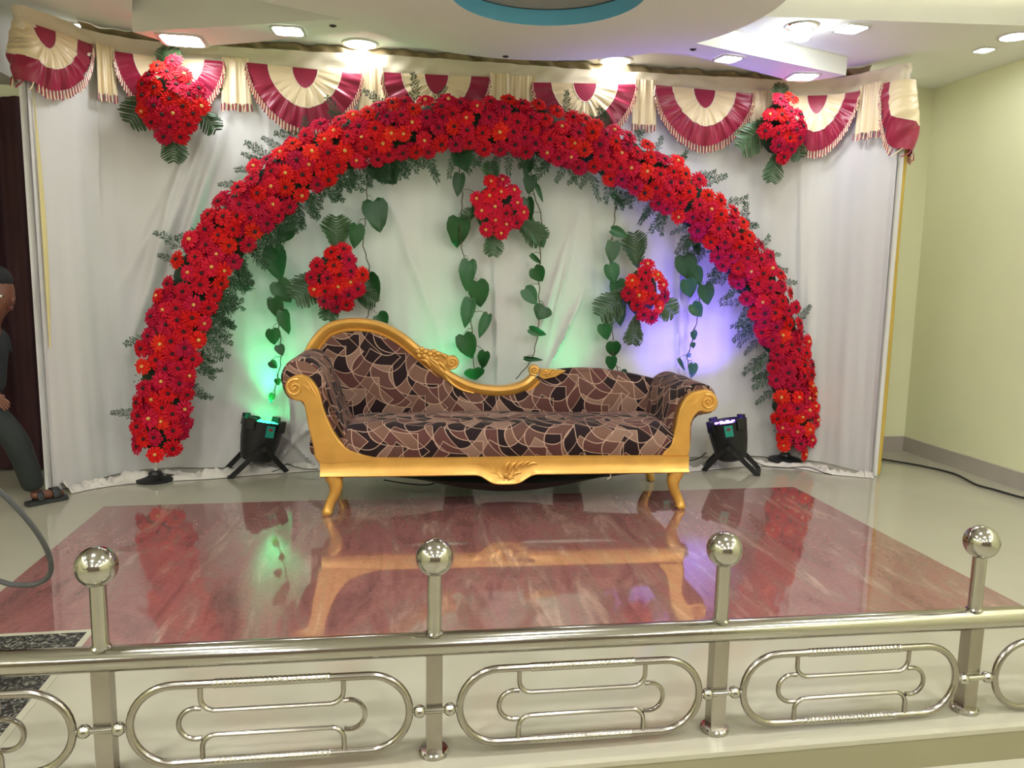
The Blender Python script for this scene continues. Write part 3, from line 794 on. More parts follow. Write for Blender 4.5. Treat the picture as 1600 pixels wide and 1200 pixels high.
# clustered small leaves on the core
b = MB()
for _ in range(1500):
    t = rr.random(); p, T, N = arc_at(t); c = rr.uniform(-1, 1); w_ = halfw(t)
    q = p-A0+N*w_*c*.95+np.array([0, -1, 0])*(.05*math.sqrt(1-c*c)+.005); d = np.array([rr.uniform(-1, 1), rr.uniform(-.6, .2), rr.uniform(-1, 1)]); d /= np.linalg.norm(d)
    s_ = np.cross(d, [rr.uniform(-1, 1), rr.uniform(-1, 1), rr.uniform(-1, 1)]); s_ /= (np.linalg.norm(s_)+1e-6); l = rr.uniform(.015, .03)
    i = [b.vert(q), b.vert(q+d*l*.5+s_*l*.22), b.vert(q+d*l), b.vert(q+d*l*.5-s_*l*.22)]; b.face(i)
b.build('small_leaves', m_fern, arch, smooth=False, kind='stuff')
pts = []
target = 300
tries = 0; md = .088
while len(pts) < target and tries < 60000:
    tries += 1
    if tries % 6000 == 0: md *= .95
    t = rr.random(); c = rr.uniform(-1, 1); w_ = halfw(t)
    P3 = np.array([t*AL, c*w_])
    if all((P3[0]-q[0])**2+(P3[1]-q[1])**2 > md*md for q, _, _ in pts): pts.append((P3, t, c))
def arch_flower(t, c, depth=0):
    p, T, N = arc_at(t); w_ = halfw(t); e = math.sqrt(max(0, 1-c*c*.85))
    q = p-A0+N*w_*c*.86+np.array([0, -1.0, 0])*(.03+.075*e-depth)
    n = N*c*.8+np.array([rr.uniform(-.3, .3), -1, rr.uniform(-.3, .3)+.05]); return q, n
for P3, t, c in pts:
    q, n = arch_flower(t, c)
    hi = .42 if (t < .08 or t > .92) else (.26 if t < .5 else .14)
    gerbera(arch, q, n, rr.uniform(.9, 1.12), hi, rr)
# further blossoms half hidden beneath the others, joined
base = GM[0]; bv = [v.co.copy() for v in base.vertices]; bf = [tuple(p.vertices) for p in base.polygons]
b = MB()
for _ in range(170):
    t = rr.random(); c = rr.uniform(-1, 1); q, n = arch_flower(t, c, .022)
    m = Matrix.Translation(Vector(q)) @ orient(n, rr.uniform(0, 6)) @ Matrix.Scale(rr.uniform(.8, 1), 4); o_ = len(b.v)
    for v in bv: b.vert(m @ v)
    for f in bf: b.face([o_+k for k in f])
b.build('hidden_blossoms', m_petal, arch, smooth=False, kind='stuff')
# fern sprigs: mesh with tip along +Y
def sprig_mesh(seed):
    rr = random.Random(seed); b = MB(); L = .16
    b.tube([(0, 0, 0), (.006, L*.5, .004), (0, L, .012)], [.0014, .001, .0006], 3)
    for k in range(15):
        t = .1+.9*k/15; y0 = L*t; x0 = .006*math.sin(PI*t)
        for side in (-1, 1):
            ln = L*.34*(1-t*.72)*rr.uniform(.6, 1.1); an = rr.uniform(.4, .9); d = np.array([side*math.cos(an), math.sin(an), rr.uniform(-.3, .4)])
            e = np.array([x0, y0, .004])+d*ln
            b.tube([(x0, y0, .004), e], .001, 3, cap=False)
            for j in range(7):
                q = np.array([x0, y0, .004])+d*ln*(.25+.75*j/7); a = rr.uniform(0, 6.28); nl = .0085*rr.uniform(.7, 1.3); v = np.array([math.cos(a), math.sin(a), rr.uniform(-.5, .5)])*nl; s_ = np.array([-v[1], v[0], 0])*.24
                i = [b.vert(q-s_), b.vert(q+s_), b.vert(q+v)]; b.face(i)
    return b.mesh('fern_sprig', m_fern, smooth=False)
SP = [sprig_mesh(k) for k in range(4)]
def sprigs(t, side, n):
    for _ in range(n):
        tt = min(.995, max(.005, t+rr.uniform(-.012, .012))); p, T, N = arc_at(tt); q = p-A0+N*halfw(tt)*side*rr.uniform(.62, .85)+np.array([0, -.01+rr.uniform(-.02, .04), 0])
        d = N*side+T*rr.uniform(-.9, .9)+np.array([0, 0, -.35 if side < 0 else .0])
        place_flat('fern_sprig', rr.choice(SP), arch, q, d[0], d[2], rr.uniform(.75, 1.15), rr.uniform(-.6, .6), rr.uniform(-.3, .3))
sgn = 1 if arc_at(.5)[2][2] > 0 else -1    # N may point up or down at the crown
for k in range(60):
    t = (k+.5)/60
    sprigs(t, -sgn, 5 if .1 < t < .42 else (2 if .06 < t < .93 else 0))
    if rr.random() < .5: sprigs(t, sgn, 1)
    if .25 < t < .8 and rr.random() < .4: sprigs(t, sgn, 1)
for nm, P in (('stand_pole', feetL), ('stand_pole', feetR)):
    b = MB(); top = arch_line[0] if P is feetL else arch_line[-1]
    b.tube([np.array([P[0], P[1], .02])-A0, np.array([top[0], top[1]+.01, top[2]+.1])-A0], .011, 12); b.build('stand_pole', m_chrome, arch)
    b = MB(); b.lathe([(.105, 0), (.107, .008), (.10, .016), (.06, .026), (.038, .034), (.03, .05), (.016, .054)], 32, (P[0]-A0[0], P[1]-A0[1], 0.001)); b.build('stand_base', m_black, arch)
# curved pole inside
b = MB(); b.tube([arc_at(k/60)[0]-A0+np.array([0, .02, 0]) for k in range(61)], .012, 8); b.build('arch_hoop', m_chrome, arch)

# ---------------------------------------------------------------- hanging vines
def leaf_mesh(seed):
    """heart leaf: stalk at origin, tip at +Y 1"""
    rr = random.Random(seed); b = MB(); prof = []
    half = [(0, .06), (.18, -.04), (.36, .02), (.46, .2), (.46, .38), (.38, .58), (.24, .78), (.10, .92), (0, 1.0)]
    mid = [(0, y) for _, y in half]; mid[0] = (0, .06); mid[1] = (0, .1); mid[2] = (0, .16); mid[3] = (0, .27)
    cup = rr.uniform(.10, .22)
    M_ = [b.vert((0, y, -.02-.1*(y-.4)**2)) for _, y in mid]
    for side in (-1, 1):
        E_ = [b.vert((side*x*rr.uniform(.94, 1.06), y, cup*x*x*3-.12*(y-.4)**2+.02*math.sin(9*y+seed))) for x, y in half]
        C_ = [b.vert((side*x*.55, (y+mid[i][1])/2, cup*x*x*.6-.1*(y-.4)**2+.028*(x > 0))) for i, (x, y) in enumerate(half)]
        for i in range(len(half)-1):
            for A_, B_ in ((M_, C_), (C_, E_)): b.face((A_[i], B_[i], B_[i+1], A_[i+1]))
    bm = b.mesh('leaf', m_leaf, sharp=80)
    return bm
LEAF = [leaf_mesh(k) for k in range(4)]
def vine(stem, leaves, label, Y=4.63):
    C = onY(*stem[0], Y); t = thing('hanging_vine', label, 'vine', C, group='money plant vines hanging on the backdrop')
    rr = random.Random(stem[0][0])
    pts = smoothline([onY(x, y, Y+.02*math.sin(i*1.7))-C for i, (x, y) in enumerate(stem)], 6)
    pts = [p+np.array([.004*math.sin(i*1.9), 0, 0]) for i, p in enumerate(pts)]
    b = MB(); b.tube(pts, .0032, 5)
    for x, y, ln, wd, ang_ in leaves:
        a = math.radians(ang_); Pc = onY(x-math.cos(a)*ln*.48, y-math.sin(a)*ln*.48, Y-.035)-C
        k = min(range(len(pts)), key=lambda i: abs(pts[i][2]-Pc[2]-.02)+.5*abs(pts[i][0]-Pc[0])); q = pts[k]
        b.tube([q, (q+Pc)/2+np.array([0, -.01, .012]), Pc], .0018, 4)
    b.build('stem', m_stem, t)
    for x, y, ln, wd, ang_ in leaves:
        a = math.radians(ang_); s_ = Y/F
        Pc = onY(x-math.cos(a)*ln*.5, y-math.sin(a)*ln*.5, Y-.035)-C
        place_flat('leaf', rr.choice(LEAF), t, Pc, math.cos(a), -math.sin(a), (wd*s_/.92, ln*s_, ln*s_), rr.uniform(-.35, .35), rr.uniform(-.25, .1))
# leaf tuples: centre x, y, length, width, pointing angle (degrees, y down)
vine([(444, 352), (436, 400), (441, 460), (436, 505), (440, 550), (434, 590), (425, 630)],
     [(445, 366, 30, 24, 120), (432, 410, 54, 36, 82), (442, 455, 38, 32, 60), (432, 482, 38, 24, 75), (445, 503, 38, 22, 78), (427, 526, 26, 22, 80), (438, 547, 18, 15, 70), (427, 570, 15, 13, 50), (434, 597, 12, 10, 80), (424, 622, 16, 10, 110)],
     'vine hanging from the left shoulder of the arch, ending beside the left sofa arm')
vine([(575, 262), (573, 300), (572, 335), (567, 378), (576, 415), (580, 445), (579, 475), (573, 498)],
     [(606, 268, 40, 42, 55), (612, 262, 26, 30, 20), (588, 336, 50, 39, 78), (556, 368, 38, 24, 95), (582, 449, 46, 28, 72), (597, 500, 24, 26, 50)],
     'vine with five large leaves right of the dark eyed bouquet')
vine([(716, 255), (722, 296), (721, 330), (718, 360), (724, 400), (731, 430), (735, 480), (738, 530), (742, 592)],
     [(724, 250, 34, 32, 70), (717, 288, 36, 20, 95), (742, 322, 40, 12, 100), (718, 362, 50, 40, 85), (731, 430, 50, 28, 95), (749, 459, 44, 34, 80), (731, 489, 48, 24, 100), (756, 509, 42, 18, 110), (731, 541, 42, 33, 70), (755, 563, 30, 20, 100), (742, 585, 20, 32, 80)],
     'vine hanging between the central bouquet and the sofa crest scroll')
vine([(832, 250), (830, 288), (846, 340), (845, 380), (843, 430), (842, 470), (840, 520), (830, 562), (806, 592)],
     [(824, 263, 26, 16, 110), (828, 288, 30, 22, 95), (842, 300, 34, 9, 60), (825, 330, 44, 22, 85), (826, 352, 34, 26, 60), (844, 373, 30, 26, 60), (838, 405, 24, 9, 40), (842, 429, 28, 26, 55), (829, 463, 32, 26, 50), (846, 489, 24, 30, 120), (841, 519, 32, 15, 20), (834, 561, 32, 8, 5)],
     'vine to the right of the central bouquet, leaves lit green')
vine([(963, 295), (961, 335), (956, 375), (957, 420), (962, 460), (957, 500), (958, 540), (960, 565), (972, 590)],
     [(966, 314, 32, 9, 40), (969, 364, 32, 17, 20), (957, 394, 36, 24, 95), (957, 428, 34, 27, 70), (969, 456, 40, 28, 75), (971, 494, 38, 25, 70), (950, 497, 20, 16, 110), (947, 519, 30, 24, 70), (959, 547, 28, 24, 85), (956, 569, 26, 19, 85), (974, 586, 16, 18, 60)],
     'vine beside the bouquet above the right end of the sofa')
vine([(1090, 372), (1083, 410), (1092, 440), (1093, 480), (1088, 505), (1078, 545), (1074, 560), (1080, 590)],
     [(1091, 388, 24, 16, 60), (1074, 418, 42, 36, 75), (1090, 432, 34, 25, 60), (1078, 451, 34, 28, 70), (1105, 461, 36, 27, 75), (1090, 485, 28, 23, 50), (1086, 525, 18, 14, 60), (1083, 540, 10, 9, 80), (1077, 556, 9, 8, 60), (1082, 580, 26, 18, 95), (1066, 570, 24, 7, 60)],
     'vine under the right side of the arch, leaves tinted violet')

# ---------------------------------------------------------------- sofa
PA, PB = fl(515, 805), fl(1057, 795)
SO = (PA+PB)/2; SU = (PB-PA)/np.linalg.norm(PB-PA); SN = np.array([-SU[1], SU[0], 0])
sofa = thing('sofa', 'gold framed chaise sofa with brown mosaic upholstery at stage centre', 'sofa', SO, math.atan2(SU[1], SU[0]))
def sl_(px, py, d=0.0):
    P = onplane(px, py, SO+SN*d, SN)-SO; return float(P@SU), float(P[2])
def sm(pts, sub=5, closed=False): return [tuple(p) for p in smoothline(pts, sub, closed)]
D = .56
# seat cushion
SEAT = [(0.004, .262), (-.014, .30), (-.022, .35), (-.006, .400), (.04, .428), (.14, .438), (.3, .437), (.45, .425), (.50, .40)]
prof = smoothline(SEAT, 5); cl = [0.0]
for i in range(1, len(prof)): cl.append(cl[-1]+float(np.linalg.norm(prof[i]-prof[i-1])))
b = MB(); np_ = len(prof)-1; S0, S1 = -.80, .865
def seatf(u, v):
    i = round(v*np_); d, z = prof[i]; s = S0+(S1-S0)*u; e = min(1, min(u, 1-u)*14)
    e = math.sqrt(e*(2-e)) if e < 1 else 1
    z = .27+(z-.27)*(.72+.28*e); d = d+.02*(1-e)
    return (s, d, z+.004*math.sin(s*6+d*5))
b.grid(seatf, 80, np_, uvfn=lambda u, v: (S0+(S1-S0)*u, cl[round(v*np_)]))
b.build('seat_cushion', m_fabric, sofa, sharp=80)
# backrest upholstery under the crest
top_px = [(482, 566), (492, 545), (506, 524), (526, 509), (560, 503), (592, 507), (622, 522), (652, 547), (685, 576), (712, 594), (760, 610), (800, 610), (828, 600), (852, 588), (880, 581), (930, 580), (980, 587), (1005, 592), (1030, 598)]
DB = .50
topc = smoothline([sl_(x, y, DB) for x, y in top_px], 6); nt_ = len(topc)-1
b = MB()
def bf(u, v):
    p = topc[round(u*nt_)]; z = .34+(p[1]-.34)*v
    return (p[0], DB-.008-.05*math.sin(PI*min(1, v*1.0))**.6+.012*v, z)
def buv(u, v): p = topc[round(u*nt_)]; return (p[0]+.07, .34+(p[1]-.34)*v+.05)
b.grid(bf, nt_, 14, uvfn=buv)
def bf2(u, v):   # rounded top and rear
    p = topc[round(u*nt_)]; a = [(.004, 0), (.012, .012), (.04, .016), (.065, .006), (.07, -.05), (.07, -.2)][round(v*5)]
    return (p[0], DB+a[0]-.004, max(.2, p[1]+a[1]))
b.grid(bf2, nt_, 5, uvfn=lambda u, v: (topc[round(u*nt_)][0]+.07, topc[round(u*nt_)][1]+.05+v*.07))
b.build('backrest', m_fabric, sofa, sharp=80)
# gold crest rail
def sweep(mb, pts, sec, d0, m=0):
    """pts 2D (s,z); section list of (inplane normal, depth) closed"""
    n = len(pts); k = len(sec); base = len(mb.v)
    for i in range(n):
        a = np.array(pts[max(0, i-1)]); c = np.array(pts[min(n-1, i+1)]); t = (c-a)/(np.linalg.norm(c-a)+1e-9); q = np.array([-t[1], t[0]])
        g = 1.0 if not callable(d0) else 1.0
        for x, y in sec: p = np.array(pts[i])+q*x; mb.vert((p[0], d0+y, p[1]))
    for i in range(n-1):
        for j in range(k): a = base+i*k+j; c = base+i*k+(j+1) % k; mb.face((a, c, c+k, a+k), m)
    mb.face([base+j for j in range(k)], m); mb.face([base+(n-1)*k+j for j in range(k)][::-1], m)
CREST = [(477, 568), (485, 547), (496, 529), (513, 512), (537, 504), (566, 503), (596, 509), (625, 524), (651, 545), (678, 568), (704, 587), (735, 602), (770, 608), (800, 606), (822, 598), (836, 586)]
crest = sm([sl_(x, y+3, DB) for x, y in CREST], 5)
SEC = [(1.4*q_, 1.15*d_) for q_, d_ in [(-.028, .03), (-.030, -.012), (-.024, -.020), (-.018, -.014), (-.010, -.028), (.006, -.036), (.018, -.028), (.022, -.010), (.020, .04)]]
b = MB(); sweep(b, crest, SEC, DB-.005)
b.build('crest_rail', m_gold, sofa)
def spiral(cx, cz, r0, turns, d, a0, dirn=1, rt=.007, n=40):
    return [(cx+r0*(1-.86*k/n)*math.cos(a0+dirn*2*PI*turns*k/n), d-.004*k/n, cz+r0*(1-.86*k/n)*math.sin(a0+dirn*2*PI*turns*k/n)) for k in range(n+1)], [rt*(1-.4*k/n) for k in range(n+1)]
for (x, y), r, a0, dr in (((706, 566), .038, -1.8, 1), ((834, 578), .030, -1.2, -1)):
    s_, z_ = sl_(x, y, DB-.02); b = MB()
    b.lathe([(r*1.0, .03), (r*1.02, 0), (r*.9, -.012), (r*.5, -.014), (.001, -.016)], 22, (s_, DB-.03, z_), (np.array([1., 0, 0]), np.array([0, 0, 1.]), np.array([0, 1., 0])))
    pts_, rs = spiral(s_, z_, r*.86, 1.7, DB-.044, a0, dr, .0062); b.tube(pts_, rs, 8)
    if x < 750:
        tl = sm([sl_(*q, DB) for q in ((697, 562), (693, 575), (700, 592), (718, 606), (740, 613))], 4)
        b.tube([(p[0], DB-.035, p[1]) for p in tl], [.012*(1-.6*i/len(tl)) for i in range(len(tl))], 8)
    b.build('crest_scroll', m_gold, sofa)
def rosette(b, s_, z_, d, r, n=5):
    for k in range(n):
        a = 2*PI*k/n+.3; b.sphere((s_+r*.6*math.cos(a), d, z_+r*.6*math.sin(a)), r*.42, 8, 6, (1, .45, 1))
    b.sphere((s_, d-.006, z_), r*.26, 8, 6)
def carved_leaf(b, p0, p1, w_, d, n=9):
    p0, p1 = np.array(p0), np.array(p1); t = p1-p0; q = np.array([-t[1], t[0]])/np.linalg.norm(t)
    pts_ = [p0+t*k/n+q*w_*.5*math.sin(PI*k/n) for k in range(n+1)]
    b.tube([(p[0], d, p[1]) for p in pts_], [max(.0012, w_*.35*math.sin(PI*(k+.6)/(n+1.4))) for k in range(n+1)], 7)
b = MB(); rr = random.Random(2)
for x, y in ((659, 551), (678, 555)):
    s_, z_ = sl_(x, y, DB-.03); rosette(b, s_, z_, DB-.042, .034)
for (a0, a1, w_) in (((655, 562), (672, 572), .02), ((668, 560), (688, 577), .02), ((680, 565), (696, 580), .02), ((686, 553), (697, 563), .02), ((648, 545), (655, 556), .016)):
    carved_leaf(b, sl_(*a0, DB-.03), sl_(*a1, DB-.03), w_*1.3, DB-.042)
poly = [sl_(x, y, DB-.02) for x, y in ((646, 541), (660, 544), (684, 549), (702, 556), (704, 580), (690, 578), (668, 566), (650, 552))]
b.prism(poly, lambda a, c, d: (a, d, c), DB-.038, DB+.02)
b.build('carved_flowers', m_gold, sofa)
b = MB()
s_, z_ = sl_(854, 583, DB-.03); rosette(b, s_, z_, DB-.034, .02, 4)
b.prism([sl_(x, y, DB-.02) for x, y in ((844, 576), (862, 577), (884, 579), (868, 588), (850, 592), (842, 588))], lambda a, c, d: (a, d, c), DB-.03, DB+.01)
for a0, a1 in (((860, 585), (872, 580)), ((864, 588), (880, 580)), ((858, 581), (868, 578))): carved_leaf(b, sl_(*a0, DB-.03), sl_(*a1, DB-.03), .012, DB-.034)
b.build('carved_leaf_end', m_gold, sofa)
# arms
def arm(name, up_px, gold_px, ctr, r, a0, dr, mirror, relief):
    pu = smoothline([sl_(x, y) for x, y in up_px], 5, closed=True); n = len(pu)
    cu = [0.0]
    for i in range(1, n+1): cu.append(cu[-1]+float(np.linalg.norm(pu[i % n]-pu[i-1])))
    cen = sum(pu)/n
    b = MB()
    dd = [.018, .024, .05, .2, .35, .48, .535, .54]; ins = [.012, .003, 0, .0, .0, 0, .004, .014]
    base = len(b.v)
    for k, d in enumerate(dd):
        for p in pu:
            t = (p-cen); q = p-t/np.linalg.norm(t)*ins[k]; ruck = .003*math.sin(d*60+p[1]*30)
            b.vert((q[0]+ruck, d, q[1]+ruck))
    for k in range(len(dd)-1):
        for i in range(n):
            a = base+k*n+i; c = base+k*n+(i+1) % n
            b.face((a, c, c+n, a+n), 0, [(cu[i], dd[k]), (cu[i+1], dd[k]), (cu[i+1], dd[k+1]), (cu[i], dd[k+1])])
    for ring_, k in ((0, 0), (len(dd)-1, 1)):
        ids = [base+ring_*n+i for i in range(n)]
        for t in tessellate_polygon([[Vector((p[0], p[1], 0)) for p in pu]]): b.face([ids[q] for q in t], 0, [(pu[q][0], pu[q][1]) for q in t])
    b.build('arm_upholstery', m_fabric, sofa, sharp=60)
    g = [tuple(p) for p in smoothline([sl_(x, y) for x, y in gold_px], 3, closed=True)]
    b = MB(); b.prism(g, lambda a, c, d: (a, d, c), -.022, .035, bev=.007); fr = b.build('arm_frame', m_gold, sofa, sharp=35)
    s_, z_ = sl_(*ctr); b = MB()
    pts_, rs = spiral(s_, z_, r, 1.6, -.024, a0, dr, .0065); b.tube(pts_, rs, 8)
    b.sphere((s_, -.024, z_), r*.25, 8, 6)
    for a_, c_ in relief: carved_leaf(b, sl_(*a_), sl_(*c_), .012, -.024)
    b.build('arm_scroll', m_gold, sofa)
arm('left', [(600, 718), (560, 704), (538, 674), (522, 636), (510, 604), (500, 580), (484, 564), (463, 560), (446, 569), (437, 588), (439, 608), (450, 623), (466, 626), (477, 642), (484, 680), (495, 716)],
    [(463, 586), (476, 586), (489, 595), (499, 612), (505, 634), (513, 656), (527, 682), (548, 703), (592, 717), (545, 722), (499, 722), (490, 695), (483, 668), (479, 645), (474, 628), (463, 625), (452, 618), (446, 605), (451, 592)],
    (462, 605), .042, 1.2, 1, 0, [((478, 592), (492, 612)), ((474, 600), (486, 612)), ((482, 600), (497, 622))])
arm('right', [(1030, 708), (1044, 676), (1051, 650), (1058, 628), (1070, 611), (1087, 601), (1106, 602), (1119, 613), (1123, 630), (1116, 645), (1101, 649), (1090, 654), (1082, 668), (1078, 704)],
    [(1089, 611), (1104, 609), (1116, 617), (1120, 630), (1114, 641), (1102, 644), (1092, 642), (1083, 650), (1077, 666), (1075, 708), (1055, 711), (1034, 710), (1048, 690), (1055, 666), (1059, 645), (1066, 628), (1076, 616)],
    (1103, 627), .040, 1.9, -1, 1, [((1086, 614), (1072, 626)), ((1090, 620), (1078, 632))])
# nail head rows along the inner edge of each arm frame (one small string of beads each)
for pl in ([(505, 606), (517, 638), (530, 670), (550, 697), (585, 712)], [(1041, 700), (1051, 672), (1056, 648), (1062, 631), (1074, 616)]):
    L_ = smoothline([sl_(x, y) for x, y in pl], 9); b = MB()
    b.tube([(p[0], .012, p[1]) for p in L_], .005, 6); b.build('edge_braid', m_golddark, sofa)
# front rail with carved hump
rt_l, rt_r = sl_(499, 719), sl_(1076, 707); zt, zb_ = .285, .192
s0_, s1_ = rt_l[0]+.005, rt_r[0]-.003
def railprof(s): # lower edge
    h = s-(sl_(790, 745)[0]); return zb_-.048*math.exp(-(abs(h)/.105)**4)
b = MB(); n = 120
prof_ = lambda s: [(zt, -.004), (zt-.006, -.012), (zt-.010, -.020), (railprof(s)+.022, -.020), (railprof(s)+.016, -.026), (railprof(s)+.006, -.030), (railprof(s), -.024), (railprof(s), .03), (zt, .03)]
base = len(b.v)
for i in range(n+1):
    s = s0_+(s1_-s0_)*i/n
    for z, d in prof_(s): b.vert((s, d, z))
for i in range(n):
    for j in range(9): a = base+i*9+j; c = base+i*9+(j+1) % 9; b.face((a, c, c+9, a+9))
b.face([base+j for j in range(9)]); b.face([base+n*9+j for j in range(9)][::-1])
b.build('front_rail', m_gold, sofa, sharp=50)
b = MB(); b.box((s0_+.005, .03, .2), (s0_+.035, .56, .28)); b.build('side_rail', m_gold, sofa); b = MB(); b.box((s1_-.035, .03, .2), (s1_-.005, .56, .28)); b.build('side_rail', m_gold, sofa)
b = MB(); b.box((s0_+.035, .53, .2), (s1_-.035, .56, .34)); b.build('rear_rail', m_gold, sofa)
b = MB(); hc = sl_(790, 735)[0]
for sg in (-1, 1):
    for k, (x0, z0, x1, z1, w_) in enumerate(((.0, .205, .015, .26, .018), (.02, .195, .05, .262, .022), (.045, .205, .085, .262, .022), (.03, .18, .075, .205, .018), (.008, .165, .04, .178, .014), (.075, .225, .12, .262, .020), (.10, .235, .155, .25, .016), (.012, .188, .02, .215, .014))):
        carved_leaf(b, (hc+sg*x0, z0), (hc+sg*x1, z1), w_*1.3*sg, -.026)
b.sphere((hc, -.024, .19), .014, 10, 6, (1, .5, 1.2))
b.build('carved_apron', m_gold, sofa)
def legf(s, d, sg, fwd):
    b = MB(); P_ = [(0, 0, .205), (0, 0, .185), (.012*sg, -.004*fwd, .15), (.006*sg, 0, .105), (-.014*sg, .0, .062), (-.026*sg, -.006*fwd, .03), (-.030*sg, -.012*fwd, .012), (-.028*sg, -.010*fwd, 0)]
    R_ = [.040, .041, .034, .027, .023, .024, .026, .016]
    P_ = smoothline([np.array(p)+np.array([s, d, 0]) for p in P_], 3); rs = list(np.interp(np.linspace(0, 7, len(P_)), range(8), R_))
    b.tube(P_, [float(r) for r in rs], 10); b.build('leg', m_gold, sofa)
legf(sl_(518, 800)[0]+.01, .012, 1, 1); legf(sl_(1056, 790)[0]-.005, .012, -1, 1); legf(s0_+.05, .53, 1, -1); legf(s1_-.05, .53, -1, -1)
# sagging black lining under the seat
b = MB()
b.grid(lambda u, v: (-.72+1.5*u, .03+.5*v, .19-(.15*math.sin(PI*u)**1.3)*math.sin(PI*(.12+.8*v))), 40, 12)
b.build('dust_cover', m_black, sofa, sharp=80)
b = MB(); P_ = [sl_(x, y) for x, y in ((957, 740), (956, 748), (951, 751))]
b.tube([(p[0], .03, p[1]) for p in P_], .004, 6); b.build('loose_strap', m_creamw, sofa)

# ---------------------------------------------------------------- PAR stage lights
m_label = mat('teal_sticker', srgb(30, 150, 130), .4)
m_redlab = mat('sticker_emblem', srgb(150, 40, 50), .4)
def par(loc, tilt, yaw, led, label, scale=1.0, power=0, color=(0, 1, .3), aim=None, cone=1.5, blend=.9):
    t = thing('stage_light', label, 'stage light', loc, yaw, 'LED stage lights on the floor')
    t.scale = (scale,)*3
    X = np.array([1., 0, 0]); Z = np.array([math.sin(tilt), 0, math.cos(tilt)]); Yv = np.cross(Z, X); Yv /= np.linalg.norm(Yv); X = np.cross(Yv, Z)
    c = np.array([0, 0, .055])
    b = MB(); b.lathe([(.05, 0), (.072, .012), (.082, .05), (.092, .11), (.100, .19), (.102, .205), (.098, .205), (.094, .185)], 28, c, (X, Yv, Z)); b.build('housing', m_black, t)
    b = MB(); b.lathe([(.001, .178), (.093, .18), (.0935, .186), (.001, .187)], 28, c, (X, Yv, Z)); b.build('led_plate', m_black, t)
    b = MB()
    for k in range(18):
        r = (.022 if k < 6 else .06); a = 2*PI*k/(6 if k < 6 else 12); q = c+X*r*math.cos(a)+Yv*r*math.sin(a)+Z*.19; b.lathe([(.012, 0), (.010, .005), (.001, .007)], 8, q, (X, Yv, Z))
    b.build('led_lenses', led, t)
    # four barn blocks round the rim and vents
    for k in range(4):
        b = MB(); a = PI/4+PI/2*k; q = c+X*.1*math.cos(a)+Yv*.1*math.sin(a)+Z*.19; b.obox(q, (X*math.cos(a)+Yv*math.sin(a))*.008, (-X*math.sin(a)+Yv*math.cos(a))*.022, Z*.028); b.build('rim_clip', m_black, t, smooth=False)
    b = MB(); a = -PI/2+.15; e = X*math.cos(a)+Yv*math.sin(a); s_ = -X*math.sin(a)+Yv*math.cos(a); b.obox(c+e*.1015+Z*.165, e*.002, s_*.020, Z*.028); lab = b.build('sticker', m_label, t, smooth=False)
    b = MB(); b.lathe([(.011, 0), (.011, .0012), (.0005, .0014)], 14, c+e*.1035+Z*.175, (s_, Z*.6, e)); b.build('emblem', m_redlab, lab)
    # two yokes forming four feet
    for k, (sx, ys) in enumerate(((-1, .085), (1, .085))):
        b = MB(); y = .085
        piv = c+Z*.08
        f1 = np.array([sx*.13, -.075, .006]); f2 = np.array([sx*.13, .075, .006])
        side1, side2 = piv+np.array([sx*.01, -.098, 0]), piv+np.array([sx*.01, .098, 0])
        b_pts = [side1, f1, f2, side2]
        for p, q in zip(b_pts[:-1], b_pts[1:]):
            d = q-p; L_ = np.linalg.norm(d); d = d/L_; w_ = np.cross(d, [0, 1., 0]) if abs(d[1]) < .9 else np.array([1., 0, 0]); w_ = w_/(np.linalg.norm(w_)+1e-9); h_ = np.cross(d, w_)
            b.obox((p+q)/2, d*L_/2, w_*.012, h_*.0035)
        b.build('yoke', m_black, t, smooth=False)
    for sy in (-1, 1):
        b = MB(); b.lathe([(.016, 0), (.018, .006), (.014, .016), (.001, .017)], 10, c+Z*.08+np.array([0, sy*.1, 0]), (np.array([1., 0, 0]), np.array([0, 0, 1.]), np.array([0, float(sy), 0]))); b.build('knob', m_black, t)
    if power:
        ld = bpy.data.lights.new('stage_beam', 'SPOT'); ld.energy = power; ld.color = color; ld.spot_size = cone; ld.spot_blend = blend; ld.shadow_soft_size = .06
        lo = bpy.data.objects.new('stage_beam', ld); COL.objects.link(lo)
        R_ = Matrix.Rotation(yaw, 3, 'Z'); top = Vector(loc)+R_ @ Vector(c+Z*.20*1.0)*scale
        lo.location = top; lo.rotation_euler = (Vector(aim)-top).to_track_quat('-Z', 'Y').to_euler()
    return t
G_, V_ = (.02, 1.0, .32), (.17, .10, 1.0)
pL = fl(400, 738); pR = fl(1143, 735)
par((pL[0], pL[1]-.0, 0), .22, .35, m_led_g, 'stage light with green glow, left of the sofa', 1.2, PAR_GREEN, G_, aim=(pL[0]+.15, 4.72, 1.25), cone=1.25)
par((pR[0], pR[1], 0), -.2, -.5, m_led_v, 'stage light with violet glow, right of the sofa', 1.2, PAR_VIOLET, V_, aim=(pR[0]-.15, 4.72, 1.5), cone=1.5)
par((.42, 4.46, 0), .1, .2, m_led_g, 'stage light hidden behind the middle of the sofa, left one', .95, PAR_GREEN*.7, G_, aim=(.30, 4.72, 1.1), cone=1.0)
par((1.08, 4.46, 0), .1, -.2, m_led_g, 'stage light hidden behind the middle of the sofa, right one', .95, PAR_GREEN*.5, G_, aim=(1.14, 4.72, 1.1), cone=1.0)
par((1.68, 4.46, 0), .1, -.2, m_led_v, 'stage light hidden behind the right end of the sofa', .95, PAR_VIOLET*.6, V_, aim=(1.72, 4.72, 1.5), cone=1.2)

